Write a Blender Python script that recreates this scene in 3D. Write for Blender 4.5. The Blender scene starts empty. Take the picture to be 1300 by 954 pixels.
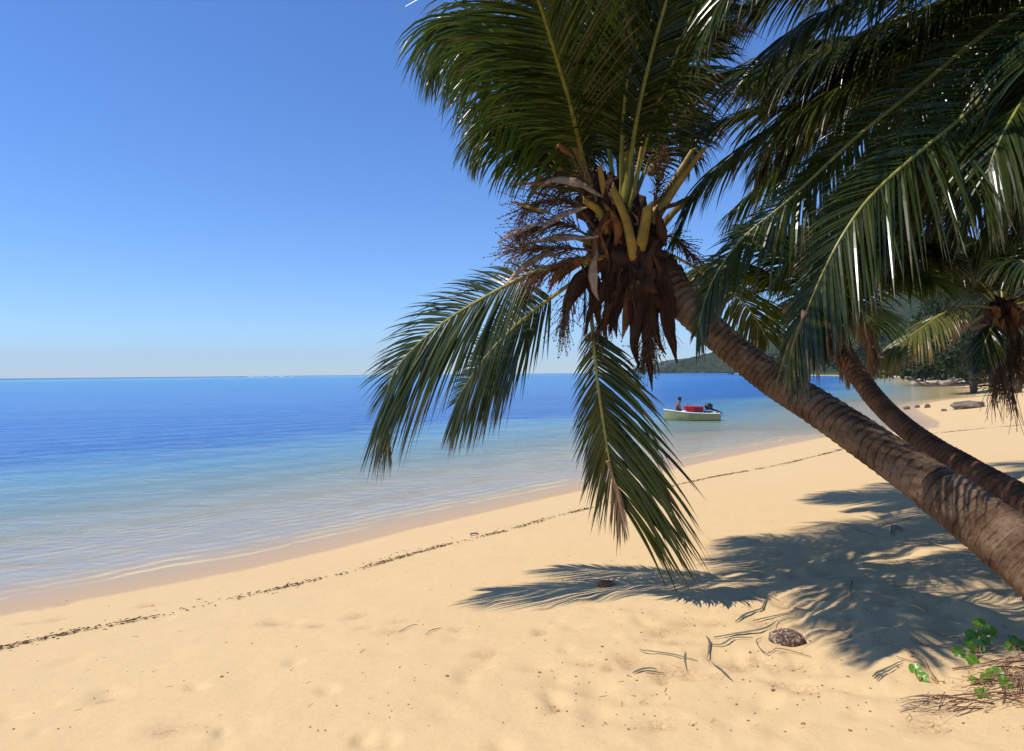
import bpy, math, random
import numpy as np
from mathutils import Vector, Matrix, Quaternion, noise as mnoise
R = math.radians
rnd = random.Random(7)
np.random.seed(7)
scn = bpy.context.scene
col = scn.collection

# ------------------------------------------------------------------ camera
CAM = Vector((0, 0, 2.8)); FPX = 1300*24/36
camd = bpy.data.cameras.new('camera'); camd.lens = 24; camd.sensor_width = 36
camd.clip_start = 0.05; camd.clip_end = 30000
cam = bpy.data.objects.new('camera', camd); col.objects.link(cam)
ROT = Matrix.Rotation(R(90-0.178), 3, 'X') @ Matrix.Rotation(R(-0.545), 3, 'Z')
cam.matrix_world = Matrix.Translation(CAM) @ ROT.to_4x4()
scn.camera = cam
# ------------------------------------------------------------------ light
SUN = Vector((.60, .10, -1.0)).normalized()          # the way the light travels
EXPOSURE = 0.05
sd = bpy.data.lights.new('sun', 'SUN'); sd.energy = 4.8; sd.angle = R(.5); sd.color = (1, .94, .88)
so = bpy.data.objects.new('sun', sd); col.objects.link(so); so.rotation_euler = SUN.to_track_quat('-Z', 'Y').to_euler()
w = bpy.data.worlds.new('World'); scn.world = w; w.use_nodes = True
wn = w.node_tree; wn.nodes.clear()
sky = wn.nodes.new('ShaderNodeTexSky'); sky.sky_type = 'NISHITA'; sky.sun_disc = False
sky.sun_elevation = math.asin(-SUN.z); sky.sun_rotation = math.atan2(-SUN.x, -SUN.y)
sky.altitude = 0; sky.air_density = 1.0; sky.dust_density = 0.0; sky.ozone_density = 3.0
hs = wn.nodes.new('ShaderNodeHueSaturation'); hs.inputs['Saturation'].default_value = 1.08
tint = wn.nodes.new('ShaderNodeMixRGB'); tint.blend_type = 'MULTIPLY'; tint.inputs[0].default_value = 1; tint.inputs[2].default_value = (.84, 1.145, 1.62, 1)
bg = wn.nodes.new('ShaderNodeBackground'); bg.inputs[1].default_value = 0.10
wo = wn.nodes.new('ShaderNodeOutputWorld')
wn.links.new(sky.outputs[0], hs.inputs['Color']); wn.links.new(hs.outputs[0], tint.inputs[1]); wn.links.new(tint.outputs[0], bg.inputs[0]); wn.links.new(bg.outputs[0], wo.inputs[0])
scn.view_settings.view_transform = 'Standard'; scn.view_settings.look = 'None'
scn.view_settings.exposure = EXPOSURE; scn.view_settings.gamma = 1
scn.render.engine = 'CYCLES'
scn.cycles.max_bounces = 8; scn.cycles.transparent_max_bounces = 16
scn.cycles.volume_bounces = 0; scn.cycles.sample_clamp_direct = 5.0; scn.cycles.sample_clamp_indirect = 5.0

# ------------------------------------------------------------------ helpers
def ray(px, py):
    return ROT @ Vector(((px-650)/FPX, -(py-477)/FPX, -1))
def P(px, py, Y):                       # a photo pixel at a real distance Y ahead of the camera
    d = ray(px, py); return CAM + d*(Y/d.y)
def plane_hit(px, py, z):
    d = ray(px, py); return CAM + d*((z-CAM.z)/d.z)

def tag(o, label=None, cat=None, group=None, kind=None):
    if label: o['label'] = label
    if cat: o['category'] = cat
    if group: o['group'] = group
    if kind: o['kind'] = kind
    return o
def empty(name, loc=(0, 0, 0), label=None, cat=None, group=None):
    o = bpy.data.objects.new(name, None); col.objects.link(o); o.location = loc; o.empty_display_size = .2
    return tag(o, label, cat, group)

class MB:
    def __init__(s): s.v = []; s.f = []; s.a = {}; s.n = 0
    def add(s, v, f, **attr):           # v (n,3) array, f list of tuples
        v = np.asarray(v, float).reshape(-1, 3)
        s.v.append(v); o = s.n
        s.f.extend([tuple(i+o for i in q) for q in f])
        for k in list(s.a)+[k for k in attr if k not in s.a]:
            s.a.setdefault(k, [np.zeros(o)] if o else [])
            x = attr.get(k, 0.0)
            s.a[k].append(np.full(len(v), x, float) if np.isscalar(x) else np.asarray(x, float))
        s.n += len(v)
    def build(s, name, mat, parent=None, smooth=True, loc=None):
        me = bpy.data.meshes.new(name)
        V = np.concatenate(s.v) if s.v else np.zeros((0, 3))
        if parent is not None: V = V-np.array(parent.matrix_world.translation if False else parent_world(parent))
        elif loc is not None: V = V-np.array(loc)
        me.from_pydata(V.tolist(), [], s.f)
        for k, x in s.a.items():
            at = me.attributes.new(k, 'FLOAT', 'POINT'); at.data.foreach_set('value', np.concatenate(x).astype(np.float32))
        if smooth: me.polygons.foreach_set('use_smooth', [True]*len(me.polygons))
        me.materials.append(mat); me.update()
        o = bpy.data.objects.new(name, me); col.objects.link(o)
        if parent is not None: o.parent = parent
        elif loc is not None: o.location = loc
        return o
def parent_world(p):
    w_ = Vector((0, 0, 0))
    while p is not None: w_ += p.location; p = p.parent
    return w_

def spline(pts, n):
    p = [Vector(q) for q in pts]
    p = [p[0]*2-p[1]]+p+[p[-1]*2-p[-2]]
    m = len(p)-3; out = []
    for i in range(n+1):
        u = i/n*m; k = min(int(u), m-1); t = u-k
        a, b, c, d = p[k:k+4]
        out.append(.5*((2*b)+(c-a)*t+(2*a-5*b+4*c-d)*t*t+(3*b-a-3*c+d)*t**3))
    # resample by arc length
    L = [0]
    for i in range(n): L.append(L[-1]+(out[i+1]-out[i]).length)
    res = []; k = 0
    for i in range(n+1):
        s = L[-1]*i/n
        while k < n-1 and L[k+1] < s: k += 1
        t = (s-L[k])/max(L[k+1]-L[k], 1e-9); res.append(out[k].lerp(out[k+1], t))
    return res, L[-1]
def frames(pts, up=Vector((0, 0, 1))):
    n = len(pts); T = []
    for i in range(n):
        T.append((pts[min(i+1, n-1)]-pts[max(i-1, 0)]).normalized())
    fr = []; u = (up-T[0]*up.dot(T[0]))
    u = u.normalized() if u.length > 1e-4 else T[0].orthogonal().normalized()
    for t in T:
        u = (u-t*u.dot(t)).normalized(); fr.append((t, u, t.cross(u)))
    return fr
def tube(mb, pts, r, sides=6, flat=1.0, up=Vector((0, 0, 1)), cap=True, **attr):
    n = len(pts); fr = frames(pts, up); V = []; F = []
    rr = r if callable(r) else (lambda s: r)
    for i, (p, (t, u, s)) in enumerate(zip(pts, fr)):
        q = rr(i/(n-1))
        for k in range(sides):
            a = 2*math.pi*k/sides; V.append(p+u*(math.sin(a)*q*flat)+s*(math.cos(a)*q))
    for i in range(n-1):
        for k in range(sides):
            k2 = (k+1) % sides; F.append((i*sides+k, i*sides+k2, (i+1)*sides+k2, (i+1)*sides+k))
    if cap: F.append(tuple(range(sides))[::-1]); F.append(tuple((n-1)*sides+k for k in range(sides)))
    mb.add([tuple(v) for v in V], F, **attr)
def box(mb, c, s, rot=0, tilt=0, **attr):
    c = Vector(c); M = Matrix.Rotation(rot, 3, 'Z') @ Matrix.Rotation(tilt, 3, 'Y'); V = []
    for x in (-.5, .5):
        for y in (-.5, .5):
            for z in (-.5, .5): V.append(tuple(c+M @ Vector((x*s[0], y*s[1], z*s[2]))))
    mb.add(V, [(0, 1, 3, 2), (4, 6, 7, 5), (0, 4, 5, 1), (2, 3, 7, 6), (0, 2, 6, 4), (1, 5, 7, 3)], **attr)
def blob(mb, c, r, seed=0, amp=.15, seg=24, fr=1.5, rot=0, flatbottom=None, **attr):
    V = []; F = []; n = seg; m = seg//2; c = Vector(c); Mz = Matrix.Rotation(rot, 3, 'Z')
    for i in range(m+1):
        th = math.pi*i/m
        for k in range(n):
            ph = 2*math.pi*k/n
            d = Vector((math.sin(th)*math.cos(ph), math.sin(th)*math.sin(ph), math.cos(th)))
            q = 1+amp*mnoise.fractal(d*fr+Vector((seed*7.1, seed*3.3, 0)), 1, 2, 4)
            p = Vector((d.x*r[0]*q, d.y*r[1]*q, d.z*r[2]*q))
            if flatbottom is not None: p.z = max(p.z, flatbottom)
            V.append(tuple(c+Mz @ p))
    for i in range(m):
        for k in range(n): F.append((i*n+k, (i+1)*n+k, (i+1)*n+(k+1) % n, i*n+(k+1) % n))
    mb.add(V, F, **attr)

# ------------------------------------------------------------------ materials
def mat(name):
    m = bpy.data.materials.new(name); m.use_nodes = True; nt = m.node_tree; nt.nodes.clear()
    out = nt.nodes.new('ShaderNodeOutputMaterial'); return m, nt, out
class N:
    def __init__(s, nt): s.nt = nt
    def __call__(s, t, ins=None, **kw):
        n = s.nt.nodes.new('ShaderNode'+t)
        for k, v in kw.items(): setattr(n, k, v)
        for k, v in (ins or {}).items(): s.put(n.inputs[k], v)
        return n
    def put(s, sock, v):
        if isinstance(v, bpy.types.NodeSocket): s.nt.links.new(v, sock)
        elif isinstance(v, bpy.types.Node): s.nt.links.new(v.outputs[0], sock)
        else:
            if isinstance(v, tuple) and len(v) == 3 and sock.type == 'RGBA': v = (*v, 1)
            sock.default_value = v
    def ramp(s, fac, stops, interp='LINEAR'):
        n = s('ValToRGB', {0: fac}); e = n.color_ramp; e.interpolation = interp
        while len(e.elements) < len(stops): e.elements.new(.5)
        for el, (p, c) in zip(e.elements, stops): el.position = p; el.color = (*c, 1) if len(c) == 3 else c
        return n.outputs[0]
    def mix(s, fac, a, b, bt='MIX'):
        n = s('MixRGB', {0: fac, 1: a, 2: b}, blend_type=bt); return n.outputs[0]
    def math(s, op, a, b=0.0, c=0.0, clamp=False):
        n = s('Math', {0: a, 1: b, 2: c}, operation=op); n.use_clamp = clamp; return n.outputs[0]
    def attr(s, name): return s('Attribute', attribute_name=name).outputs['Fac']
    def noise(s, vec, scale, detail=4, rough=.5, dist=0):
        ins = {'Scale': scale, 'Detail': detail, 'Roughness': rough, 'Distortion': dist}
        if vec is not None: ins['Vector'] = vec
        return s('TexNoise', ins).outputs['Fac']
    def coord(s): return s('TexCoord').outputs['Object']
    def scale(s, vec, sc, rot=(0, 0, 0)): return s('Mapping', {'Vector': vec, 'Scale': sc, 'Rotation': rot}).outputs[0]

def leaf_mat(name, dark, light, tip, rough=.35, transl=.35, tip_start=.75):
    m, nt, out = mat(name); n = N(nt)
    sh = n.attr('shade'); al = n.attr('along')
    c = n.mix(sh, dark, light)
    c = n.mix(n.math('MULTIPLY', n.noise(n.coord(), 9, 3), .5), c, tuple(min(1, x*1.7) for x in light))
    k = n.math('GREATER_THAN', n.math('ADD', al, n.math('MULTIPLY', sh, .22)), tip_start+.12)
    c = n.mix(n.math('MULTIPLY', k, .7), c, tip)
    p = n('BsdfPrincipled', {'Base Color': c, 'Roughness': rough, 'Specular IOR Level': .36})
    t = n('BsdfTranslucent', {'Color': n.mix(.5, c, tuple(min(1, x*2.0) for x in light))})
    ms = n('MixShader', {0: transl, 1: p, 2: t}); n.put(out.inputs[0], ms); return m
M = {}
M['leaf'] = leaf_mat('palm_leaf', (.012, .020, .003), (.042, .056, .007), (.16, .11, .04), transl=.26, rough=.26, tip_start=.84)
M['leaf_green'] = leaf_mat('palm_leaf_green', (.020, .036, .003), (.062, .090, .007), (.14, .12, .03), transl=.42, tip_start=.86, rough=.28)
M['leaf_yellow'] = leaf_mat('palm_leaf_yellow', (.05, .07, .015), (.14, .14, .03), (.30, .19, .08), transl=.35, tip_start=.6)
M['leaf_dead'] = leaf_mat('palm_leaf_dead', (.10, .055, .028), (.26, .17, .095), (.3, .2, .12), rough=.8, transl=.15)
def simple(name, a, b, sc=20, rough=.6, spec=.4, bump=0.0, bscale=None, stretch=None, metallic=0):
    m, nt, out = mat(name); n = N(nt); co = n.coord()
    if stretch: co = n.scale(co, stretch)
    f = n.ramp(n.noise(co, sc, 6, .6), [(.32, (0, 0, 0)), (.68, (1, 1, 1))])
    ins = {'Base Color': n.mix(f, a, b), 'Roughness': rough, 'Specular IOR Level': spec, 'Metallic': metallic}
    if bump:
        b_ = n('Bump', {'Strength': bump, 'Distance': .01, 'Height': n.noise(co, bscale or sc*2, 6, .65)}); ins['Normal'] = b_.outputs[0]
    n.put(out.inputs[0], n('BsdfPrincipled', ins)); return m
M['midrib'] = simple('palm_midrib', (.16, .17, .03), (.32, .27, .05), 14, .4)
M['midrib_dead'] = simple('palm_midrib_dead', (.20, .11, .05), (.32, .20, .10), 14, .7)
M['stub'] = simple('petiole_stub', (.10, .11, .015), (.48, .24, .03), 7, .45, bump=.3, bscale=40)
M['cut'] = simple('cut_end', (.55, .36, .14), (.7, .5, .25), 30, .8)
M['sheath'] = simple('dead_leaf_sheath', (.028, .013, .008), (.10, .042, .018), 10, .85, .2, bump=.6, bscale=45, stretch=(1, 1, .3))
M['sheath_orange'] = simple('orange_leaf_sheath', (.13, .045, .015), (.34, .13, .045), 10, .8, .2, bump=.5, bscale=45)
M['bract'] = simple('flower_bract', (.20, .12, .07), (.50, .33, .22), 18, .65, .3, bump=.5, bscale=60)
M['flower'] = simple('dry_flower_stalk', (.07, .035, .015), (.24, .12, .05), 25, .8, .2)
M['nut'] = simple('young_coconut', (.10, .05, .02), (.22, .15, .05), 15, .5)
M['boulder'] = simple('boulder', (.10, .08, .055), (.24, .20, .14), 5, .85, .3, bump=1, bscale=14)
M['drift'] = simple('driftwood', (.22, .18, .13), (.5, .44, .36), 8, .9, .2, bump=.6)
M['red'] = simple('red_plastic', (.55, .012, .010), (.72, .03, .02), 3, .45)
M['red_shaded'] = simple('shaded_red_plastic', (.20, .010, .008), (.28, .02, .014), 3, .5)  # red with the shade mixed into the colour
M['hull'] = simple('hull_paint', (.18, .19, .075), (.25, .26, .12), 2, .4)
M['inner'] = simple('boat_inner_paint', (.45, .60, .75), (.7, .78, .82), 4, .5)
M['white'] = simple('white_paint', (.7, .7, .68), (.8, .8, .78), 6, .6)
M['black'] = simple('engine_black', (.012, .012, .014), (.03, .03, .035), 6, .35)
M['metal'] = simple('engine_metal', (.12, .12, .13), (.2, .2, .21), 6, .4, metallic=.6)
M['skin'] = simple('skin', (.13, .055, .032), (.17, .075, .045), 8, .45)
M['hair'] = simple('hair', (.01, .008, .006), (.02, .015, .012), 30, .8)
M['shorts'] = simple('shorts', (.012, .02, .04), (.03, .04, .06), 8, .9)
M['roof'] = simple('roof_red', (.30, .05, .035), (.42, .09, .06), .5, .8)
M['wall'] = simple('house_wall', (.6, .58, .55), (.75, .73, .7), .8, .9)
M['stone'] = simple('shore_stone', (.28, .22, .16), (.5, .42, .32), .35, .9, bump=1, bscale=.8)
M['glass'] = simple('dark_glass', (.02, .03, .04), (.04, .05, .06), 1, .1)
M['bark'] = simple('tree_bark', (.09, .06, .04), (.18, .13, .09), 3, .9)
M['twig'] = simple('dry_twig', (.16, .07, .03), (.42, .25, .14), 12, .8, .2)
M['weed'] = simple('seaweed', (.06, .034, .012), (.22, .125, .045), 14, .75, .3)
M['strip'] = simple('fallen_leaflet', (.08, .09, .05), (.22, .21, .13), 12, .6, .4)
M['strip_pale'] = simple('pale_leaflet', (.30, .26, .16), (.5, .42, .28), 12, .6, .4)
M['foam'] = simple('sea_foam', (.75, .8, .82), (.85, .88, .9), .5, .8)

def trunk_mat(name, base, lite, dark):
    m, nt, out = mat(name); n = N(nt); co = n.coord()
    ring = n.attr('ring'); al = n.attr('along')
    blot = n.ramp(n.noise(co, 5, 5, .6), [(.35, (0, 0, 0)), (.65, (1, 1, 1))])
    c = n.mix(blot, base, lite)
    fine = n.noise(n('CombineXYZ', {0: n.math('MULTIPLY', al, 45.0), 1: n.math('MULTIPLY', n.attr('ang'), 3.0), 2: 0.0}).outputs[0], 1.5, 5, .7)
    c = n.mix(n.ramp(fine, [(.36, (.55, .55, .55)), (.50, (0, 0, 0))]), c, dark)
    vert = n.noise(n('CombineXYZ', {0: n.math('MULTIPLY', al, 3.0), 1: n.math('MULTIPLY', n.attr('ang'), 16.0), 2: 0.0}).outputs[0], 1.2, 4, .7)
    c = n.mix(n.ramp(vert, [(.58, (0, 0, 0)), (.72, (.7, .7, .7))]), c, lite)
    c = n.mix(n.ramp(n.math('ADD', ring, n.math('MULTIPLY', n.math('SUBTRACT', blot, .5), .2)), [(.0, (.85, .85, .85)), (.10, (.75, .75, .75)), (.30, (0, 0, 0))]), c, dark)
    h = n.math('ADD', fine, n.math('MULTIPLY', vert, .6))
    b = n('Bump', {'Strength': .8, 'Distance': .012, 'Height': h})
    n.put(out.inputs[0], n('BsdfPrincipled', {'Base Color': c, 'Roughness': .85, 'Specular IOR Level': .25, 'Normal': b.outputs[0]})); return m
M['trunk'] = trunk_mat('palm_trunk', (.095, .047, .021), (.23, .145, .082), (.022, .011, .006))
M['trunk2'] = trunk_mat('palm_trunk_brown', (.11, .045, .019), (.20, .095, .045), (.026, .012, .006))

# ------------------------------------------------------------------ terrain
shore_px = [(0, 782), (113, 760), (212, 742), (316, 722), (430, 696), (521, 672), (623, 649), (691, 633), (752, 620), (893, 587),
            (970, 571), (1043, 556), (1100, 551), (1150, 548), (1190, 543), (1192, 536), (1170, 525), (1162, 518), (1172, 513), (1200, 508), (1240, 504), (1237, 497), (1225, 491), (1192, 487), (1160, 483),
            (1152, 479), (1100, 477.2), (1040, 476.6), (1000, 476.4)]
sh = [plane_hit(a, b, .03) for a, b in shore_px]
sh = [(v.x, v.y) for v in sh]
d0 = np.array(sh[0])-np.array(sh[2]); d0 /= np.linalg.norm(d0)
pre = [tuple(np.array(sh[0])+d0*k+np.array([-1, .25])*k*k*.004) for k in (60, 30, 12)]
post = [(330, 1000), (430, 1300), (520, 1700), (560, 2300), (560, 2900)]
SH = np.array(pre+sh+post)
POLY = np.array(pre+sh+post+[(4000, 4000), (4000, -300), (pre[0][0], -300)])
def signed(x, y):
    x = np.asarray(x, float).ravel(); y = np.asarray(y, float).ravel()
    best = np.full(x.shape, 1e9)
    for a, b in zip(SH[:-1], SH[1:]):
        dx, dy = b-a; L = dx*dx+dy*dy
        t = np.clip(((x-a[0])*dx+(y-a[1])*dy)/L, 0, 1)
        best = np.minimum(best, (x-a[0]-t*dx)**2+(y-a[1]-t*dy)**2)
    ins = np.zeros(x.shape, bool); n = len(POLY)
    for i in range(n):
        a = POLY[i]; b = POLY[(i+1) % n]
        c = ((a[1] > y) != (b[1] > y)) & (x < (b[0]-a[0])*(y-a[1])/((b[1]-a[1]) or 1e-9)+a[0])
        ins ^= c
    return np.where(ins, 1, -1)*np.sqrt(best)
def prof(d):
    return np.interp(d, [-400, -120, -40, -18, -8, -3, -.35, 0, 6, 10, 16, 30, 80], [-12, -6, -2.6, -1.25, -.40, -.12, 0, .03, .80, 1.25, 1.55, 1.8, 1.9])
def H(x, y): return float(prof(signed([x], [y]))[0])
def G(px, py, dz=0):
    z = .9
    for _ in range(25):
        p = plane_hit(px, py, z); z = .5*z+.5*H(p.x, p.y)
    p.z = GZ(p.x, p.y)+dz; return p
# value noise (numpy)
PERM = np.random.RandomState(3).rand(256, 256)
def vnoise(x, y):
    xi = np.floor(x).astype(int); yi = np.floor(y).astype(int); fx = x-xi; fy = y-yi
    fx = fx*fx*(3-2*fx); fy = fy*fy*(3-2*fy)
    g = lambda a, b: PERM[a & 255, b & 255]
    return (g(xi, yi)*(1-fx)+g(xi+1, yi)*fx)*(1-fy)+(g(xi, yi+1)*(1-fx)+g(xi+1, yi+1)*fx)*fy
def fbm(x, y, o=4):
    s = 0; a = .5
    for k in range(o): s = s+a*(vnoise(x*2**k+k*17.3, y*2**k+k*9.1)-.5); a *= .55
    return s
dent_px = [(579, 796), (623, 827), (463, 795), (745, 842), (775, 848), (350, 788), (865, 815), (800, 838), (1080, 800), (1060, 812), (690, 800), (940, 846), (960, 838),
           (1120, 815), (500, 800), (985, 850), (1010, 845), (860, 850), (1150, 825), (1180, 815), (905, 855)]
rr_ = random.Random(5)
for _ in range(110): dent_px.append((rr_.uniform(960, 1300), rr_.uniform(665, 800)))
for _ in range(45): dent_px.append((rr_.uniform(700, 1200), rr_.uniform(790, 930)))
for _ in range(70): dent_px.append((rr_.uniform(-20, 1000), rr_.uniform(760, 960)))
DENT = []
for a, b in dent_px:
    z = .9
    for _ in range(12):
        p = plane_hit(a, b, z); z = .5*z+.5*H(p.x, p.y)
    DENT.append((p.x, p.y, rr_.uniform(.05, .13), rr_.uniform(.010, .030), rr_.uniform(0, 3.14)))
def detail(x, y, d):
    land = np.clip(d/2.0, 0, 1)
    r = np.hypot(x, y)
    near = np.clip(1.6-r/14, 0, 1)
    h = land*(.05*fbm(x*.35, y*.35, 3)+.012*fbm(x*1.3, y*1.3, 3))
    tr = np.clip(1-np.hypot((x-3.6)/3.4, (y-6.0)/3.0), 0, 1)**.5          # trampled sand under the palms
    tr2 = np.clip(1-np.hypot((x-1.4)/2.2, (y-3.9)/1.2), 0, 1)**.5
    h = h+land*near*(tr*.085+tr2*.040)*(fbm(x*4.2, y*4.2, 4))+land*near*tr*.05*fbm(x*1.6+5, y*1.6, 3)
    h = h+land*near*(.011*fbm(x*7, y*7, 3)+.02*fbm(x*2.3, y*2.3, 2))
    for (cx, cy, s, dep, an) in DENT:
        c, si = math.cos(an), math.sin(an); dx = x-cx; dy = y-cy
        q = ((dx*c+dy*si)/(s*1.5))**2+((-dx*si+dy*c)/s)**2
        m = q < 9
        if np.any(m): h = h-np.where(m, dep*np.exp(-q)*(1-1.3*q*.5), 0)
    return h
def GZ(x, y):
    d = signed([x], [y]); return float(prof(d)[0]+detail(np.array([x]), np.array([y]), d)[0])
def polar(r0, r1, nr, a0, a1, na, warp=None):
    r = r0*(r1/r0)**(np.arange(nr)/(nr-1)); a = np.radians(np.linspace(a0, a1, na))
    rr, aa = np.meshgrid(r, a, indexing='ij')
    X = rr*np.sin(aa); Y = rr*np.cos(aa)
    idx = np.arange(nr*na).reshape(nr, na)
    F = np.stack([idx[:-1, :-1], idx[:-1, 1:], idx[1:, 1:], idx[1:, :-1]], -1).reshape(-1, 4)[:, ::-1]
    return X.ravel(), Y.ravel(), F
def fast_mesh(name, V, F, m, attrs=None, smooth=True):
    me = bpy.data.meshes.new(name)
    k = F.shape[1]
    me.vertices.add(len(V)); me.vertices.foreach_set('co', V.astype(np.float32).ravel())
    me.loops.add(F.size); me.loops.foreach_set('vertex_index', F.astype(np.int32).ravel())
    me.polygons.add(len(F)); me.polygons.foreach_set('loop_start', (np.arange(len(F))*k).astype(np.int32))
    me.polygons.foreach_set('loop_total', np.full(len(F), k, np.int32))
    if smooth: me.polygons.foreach_set('use_smooth', np.ones(len(F), bool))
    me.update(calc_edges=True); me.validate()
    for kk, x in (attrs or {}).items():
        at = me.attributes.new(kk, 'FLOAT', 'POINT'); at.data.foreach_set('value', np.asarray(x, np.float32).ravel())
    me.materials.append(m)
    o = bpy.data.objects.new(name, me); col.objects.link(o); return o

# sand material
m, nt, out = mat('sand'); n = N(nt); co = n('NewGeometry').outputs['Position']
hz = n('SeparateXYZ', {0: co}).outputs[2]
big = n.noise(co, .5, 4); fine = n.noise(co, 220, 3, .7); mid = n.noise(co, 14, 5, .65)
c = n.mix(big, (.63, .435, .208), (.67, .48, .24))
c = n.mix(n.ramp(mid, [(.35, (0, 0, 0)), (.75, (.35, .35, .35))]), c, (.56, .38, .19))
c = n.mix(n.ramp(fine, [(.30, (.55, .55, .55)), (.45, (0, 0, 0))]), c, (.42, .28, .14))
sp = n('TexVoronoi', {'Vector': co, 'Scale': 38.0, 'Randomness': 1.0})
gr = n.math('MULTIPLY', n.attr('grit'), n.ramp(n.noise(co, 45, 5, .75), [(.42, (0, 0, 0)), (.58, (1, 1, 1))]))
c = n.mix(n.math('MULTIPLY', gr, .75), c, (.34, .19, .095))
spk = n.math('MULTIPLY', n.math('LESS_THAN', sp.outputs['Distance'], .10), n.math('GREATER_THAN', n.noise(co, 6, 3), .55))
c = n.mix(n.math('MULTIPLY', spk, .7), c, (.16, .10, .06))
veg = n.math('MULTIPLY', n.math('GREATER_THAN', n('SeparateXYZ', {0: co}).outputs[1], n.math('ADD', 135.0, n.math('MULTIPLY', n.noise(co, .1, 3), 30.0))), n.math('GREATER_THAN', hz, n.math('MULTIPLY', n.noise(co, .15, 2), .5)))
c = n.mix(veg, c, n.mix(n.noise(co, .3, 4), (.02, .035, .01), (.07, .09, .03)))
wet = n.ramp(n.math('ADD', hz, n.math('MULTIPLY', n.math('SUBTRACT', n.noise(co, 3, 2), .5), .012)), [(.025, (1, 1, 1)), (.048, (0, 0, 0))])
bed = n.ramp(hz, [(.0, (1, 1, 1)), (.001, (1, 1, 1))])
bedm = n.math('LESS_THAN', n.math('ADD', hz, n.math('MULTIPLY', n.noise(co, 1.5, 3), .03)), -.012)
c = n.mix(wet, c, (.50, .335, .175))
caustic = n('TexWave', {'Vector': n.scale(co, (1, 1, 1), (0, 0, R(44))), 'Scale': .75, 'Distortion': 9.0, 'Detail': 4.0, 'Detail Scale': .6}, wave_type='BANDS', bands_direction='X').outputs['Fac']
c = n.mix(bedm, c, n.mix(n.math('MULTIPLY', n.ramp(caustic, [(.5, (0, 0, 0)), (.9, (1, 1, 1))]), n.ramp(n.noise(co, .8, 4, .6), [(.38, (.1, .1, .1)), (.62, (1, 1, 1))])), (.50, .345, .16), (.78, .53, .20)))  # sunlight rippling over the seabed, painted as golden bands
bh = n.math('ADD', n.math('ADD', n.math('MULTIPLY', mid, .7), n.math('MULTIPLY', n.noise(co, 45, 4, .6), .22)), n.math('MULTIPLY', fine, .12))
b = n('Bump', {'Strength': n.mix(wet, (.8, .8, .8), (.05, .05, .05)), 'Distance': .012, 'Height': bh})
rg = n.ramp(wet, [(0, (.95, .95, .95)), (1, (.45, .45, .45))])
n.put(out.inputs[0], n('BsdfPrincipled', {'Base Color': c, 'Roughness': rg, 'Specular IOR Level': n.ramp(wet, [(0, (.15, .15, .15)), (1, (.12, .12, .12))]), 'Normal': b.outputs[0]}))
M['sand'] = m
X, Y, F = polar(1.2, 3600, 760, -82, 82, 820)
D = signed(X, Y); Z = prof(D)+detail(X, Y, D)
grit = np.zeros_like(X)
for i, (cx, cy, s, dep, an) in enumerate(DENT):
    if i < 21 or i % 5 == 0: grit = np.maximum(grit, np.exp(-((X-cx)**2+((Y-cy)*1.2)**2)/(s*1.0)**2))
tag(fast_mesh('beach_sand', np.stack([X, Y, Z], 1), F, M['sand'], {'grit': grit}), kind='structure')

# water
m, nt, out = mat('sea_water'); n = N(nt); co = n('NewGeometry').outputs['Position']
dep = n.attr('depth'); off = n.attr('offshore')        # metres of water, log10 of metres from the shore
big = n.noise(n.scale(co, (.035, .05, 1), (0, 0, R(-40))), 1.0, 5, .6)
body = n.ramp(n.math('ADD', off, n.math('MULTIPLY', n.math('SUBTRACT', n.math('ADD', n.math('MULTIPLY', big, .6), n.math('MULTIPLY', n.noise(n.scale(co, (.2, .5, 1), (0, 0, R(-38))), 1.0, 5, .65), .4)), .5), .17)),
   [(.0, (.54, .40, .18)), (.14, (.44, .42, .22)), (.23, (.27, .42, .36)), (.285, (.13, .33, .45)), (.325, (.028, .145, .40)), (.40, (.025, .15, .42)), (.46, (.035, .19, .45)), (.60, (.045, .24, .49)), (.66, (.045, .26, .49)), (.70, (.07, .36, .52)), (.75, (.07, .34, .52)), (.785, (.010, .08, .30)), (.9, (.005, .035, .18))])
opa = n.math('SUBTRACT', 1.0, n.math('EXPONENT', n.math('MULTIPLY', dep, -1.5)))
wv1 = n.noise(n.scale(co, (1, 2.6, 1), (0, 0, R(-38))), 1.1, 4, .6, .4)
wv2 = n.noise(n.scale(co, (.28, .75, 1), (0, 0, R(-20))), .9, 4, .6, .3)
wv3 = n.noise(n.scale(co, (1.0, 1.7, 1), (0, 0, R(-50))), 5, 3, .5, .3)
calm = n.math('MINIMUM', n.math('ADD', n.math('MULTIPLY', dep, 2.2), .22), 1.0)
wv0 = n.noise(n.scale(co, (.05, .16, 1), (0, 0, R(-12))), 1.0, 5, .65, .3)
hgt = n.math('ADD', n.math('ADD', n.math('MULTIPLY', n.math('MULTIPLY', wv0, 1.0), n.math('MINIMUM', n.math('MULTIPLY', dep, .4), 1.0)), 0.0), n.math('ADD', n.math('ADD', n.math('MULTIPLY', n.math('MULTIPLY', wv1, calm), .13), n.math('MULTIPLY', n.math('MULTIPLY', wv2, .45), n.math('MINIMUM', dep, 1.0))), n.math('MULTIPLY', n.math('MULTIPLY', wv3, calm), .026)))
b = n('Bump', {'Strength': 1.0, 'Distance': 1.0, 'Height': hgt})
dif = n('BsdfDiffuse', {'Color': body})
tr = n('BsdfTransparent', {'Color': (.92, .97, .98)})
mx = n('MixShader', {0: opa, 1: tr, 2: dif})
gl = n('BsdfGlossy', {'Color': (1, 1, 1), 'Roughness': .06, 'Normal': b.outputs[0]})
frn = n('Fresnel', {'IOR': 1.33, 'Normal': b.outputs[0]})
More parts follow.
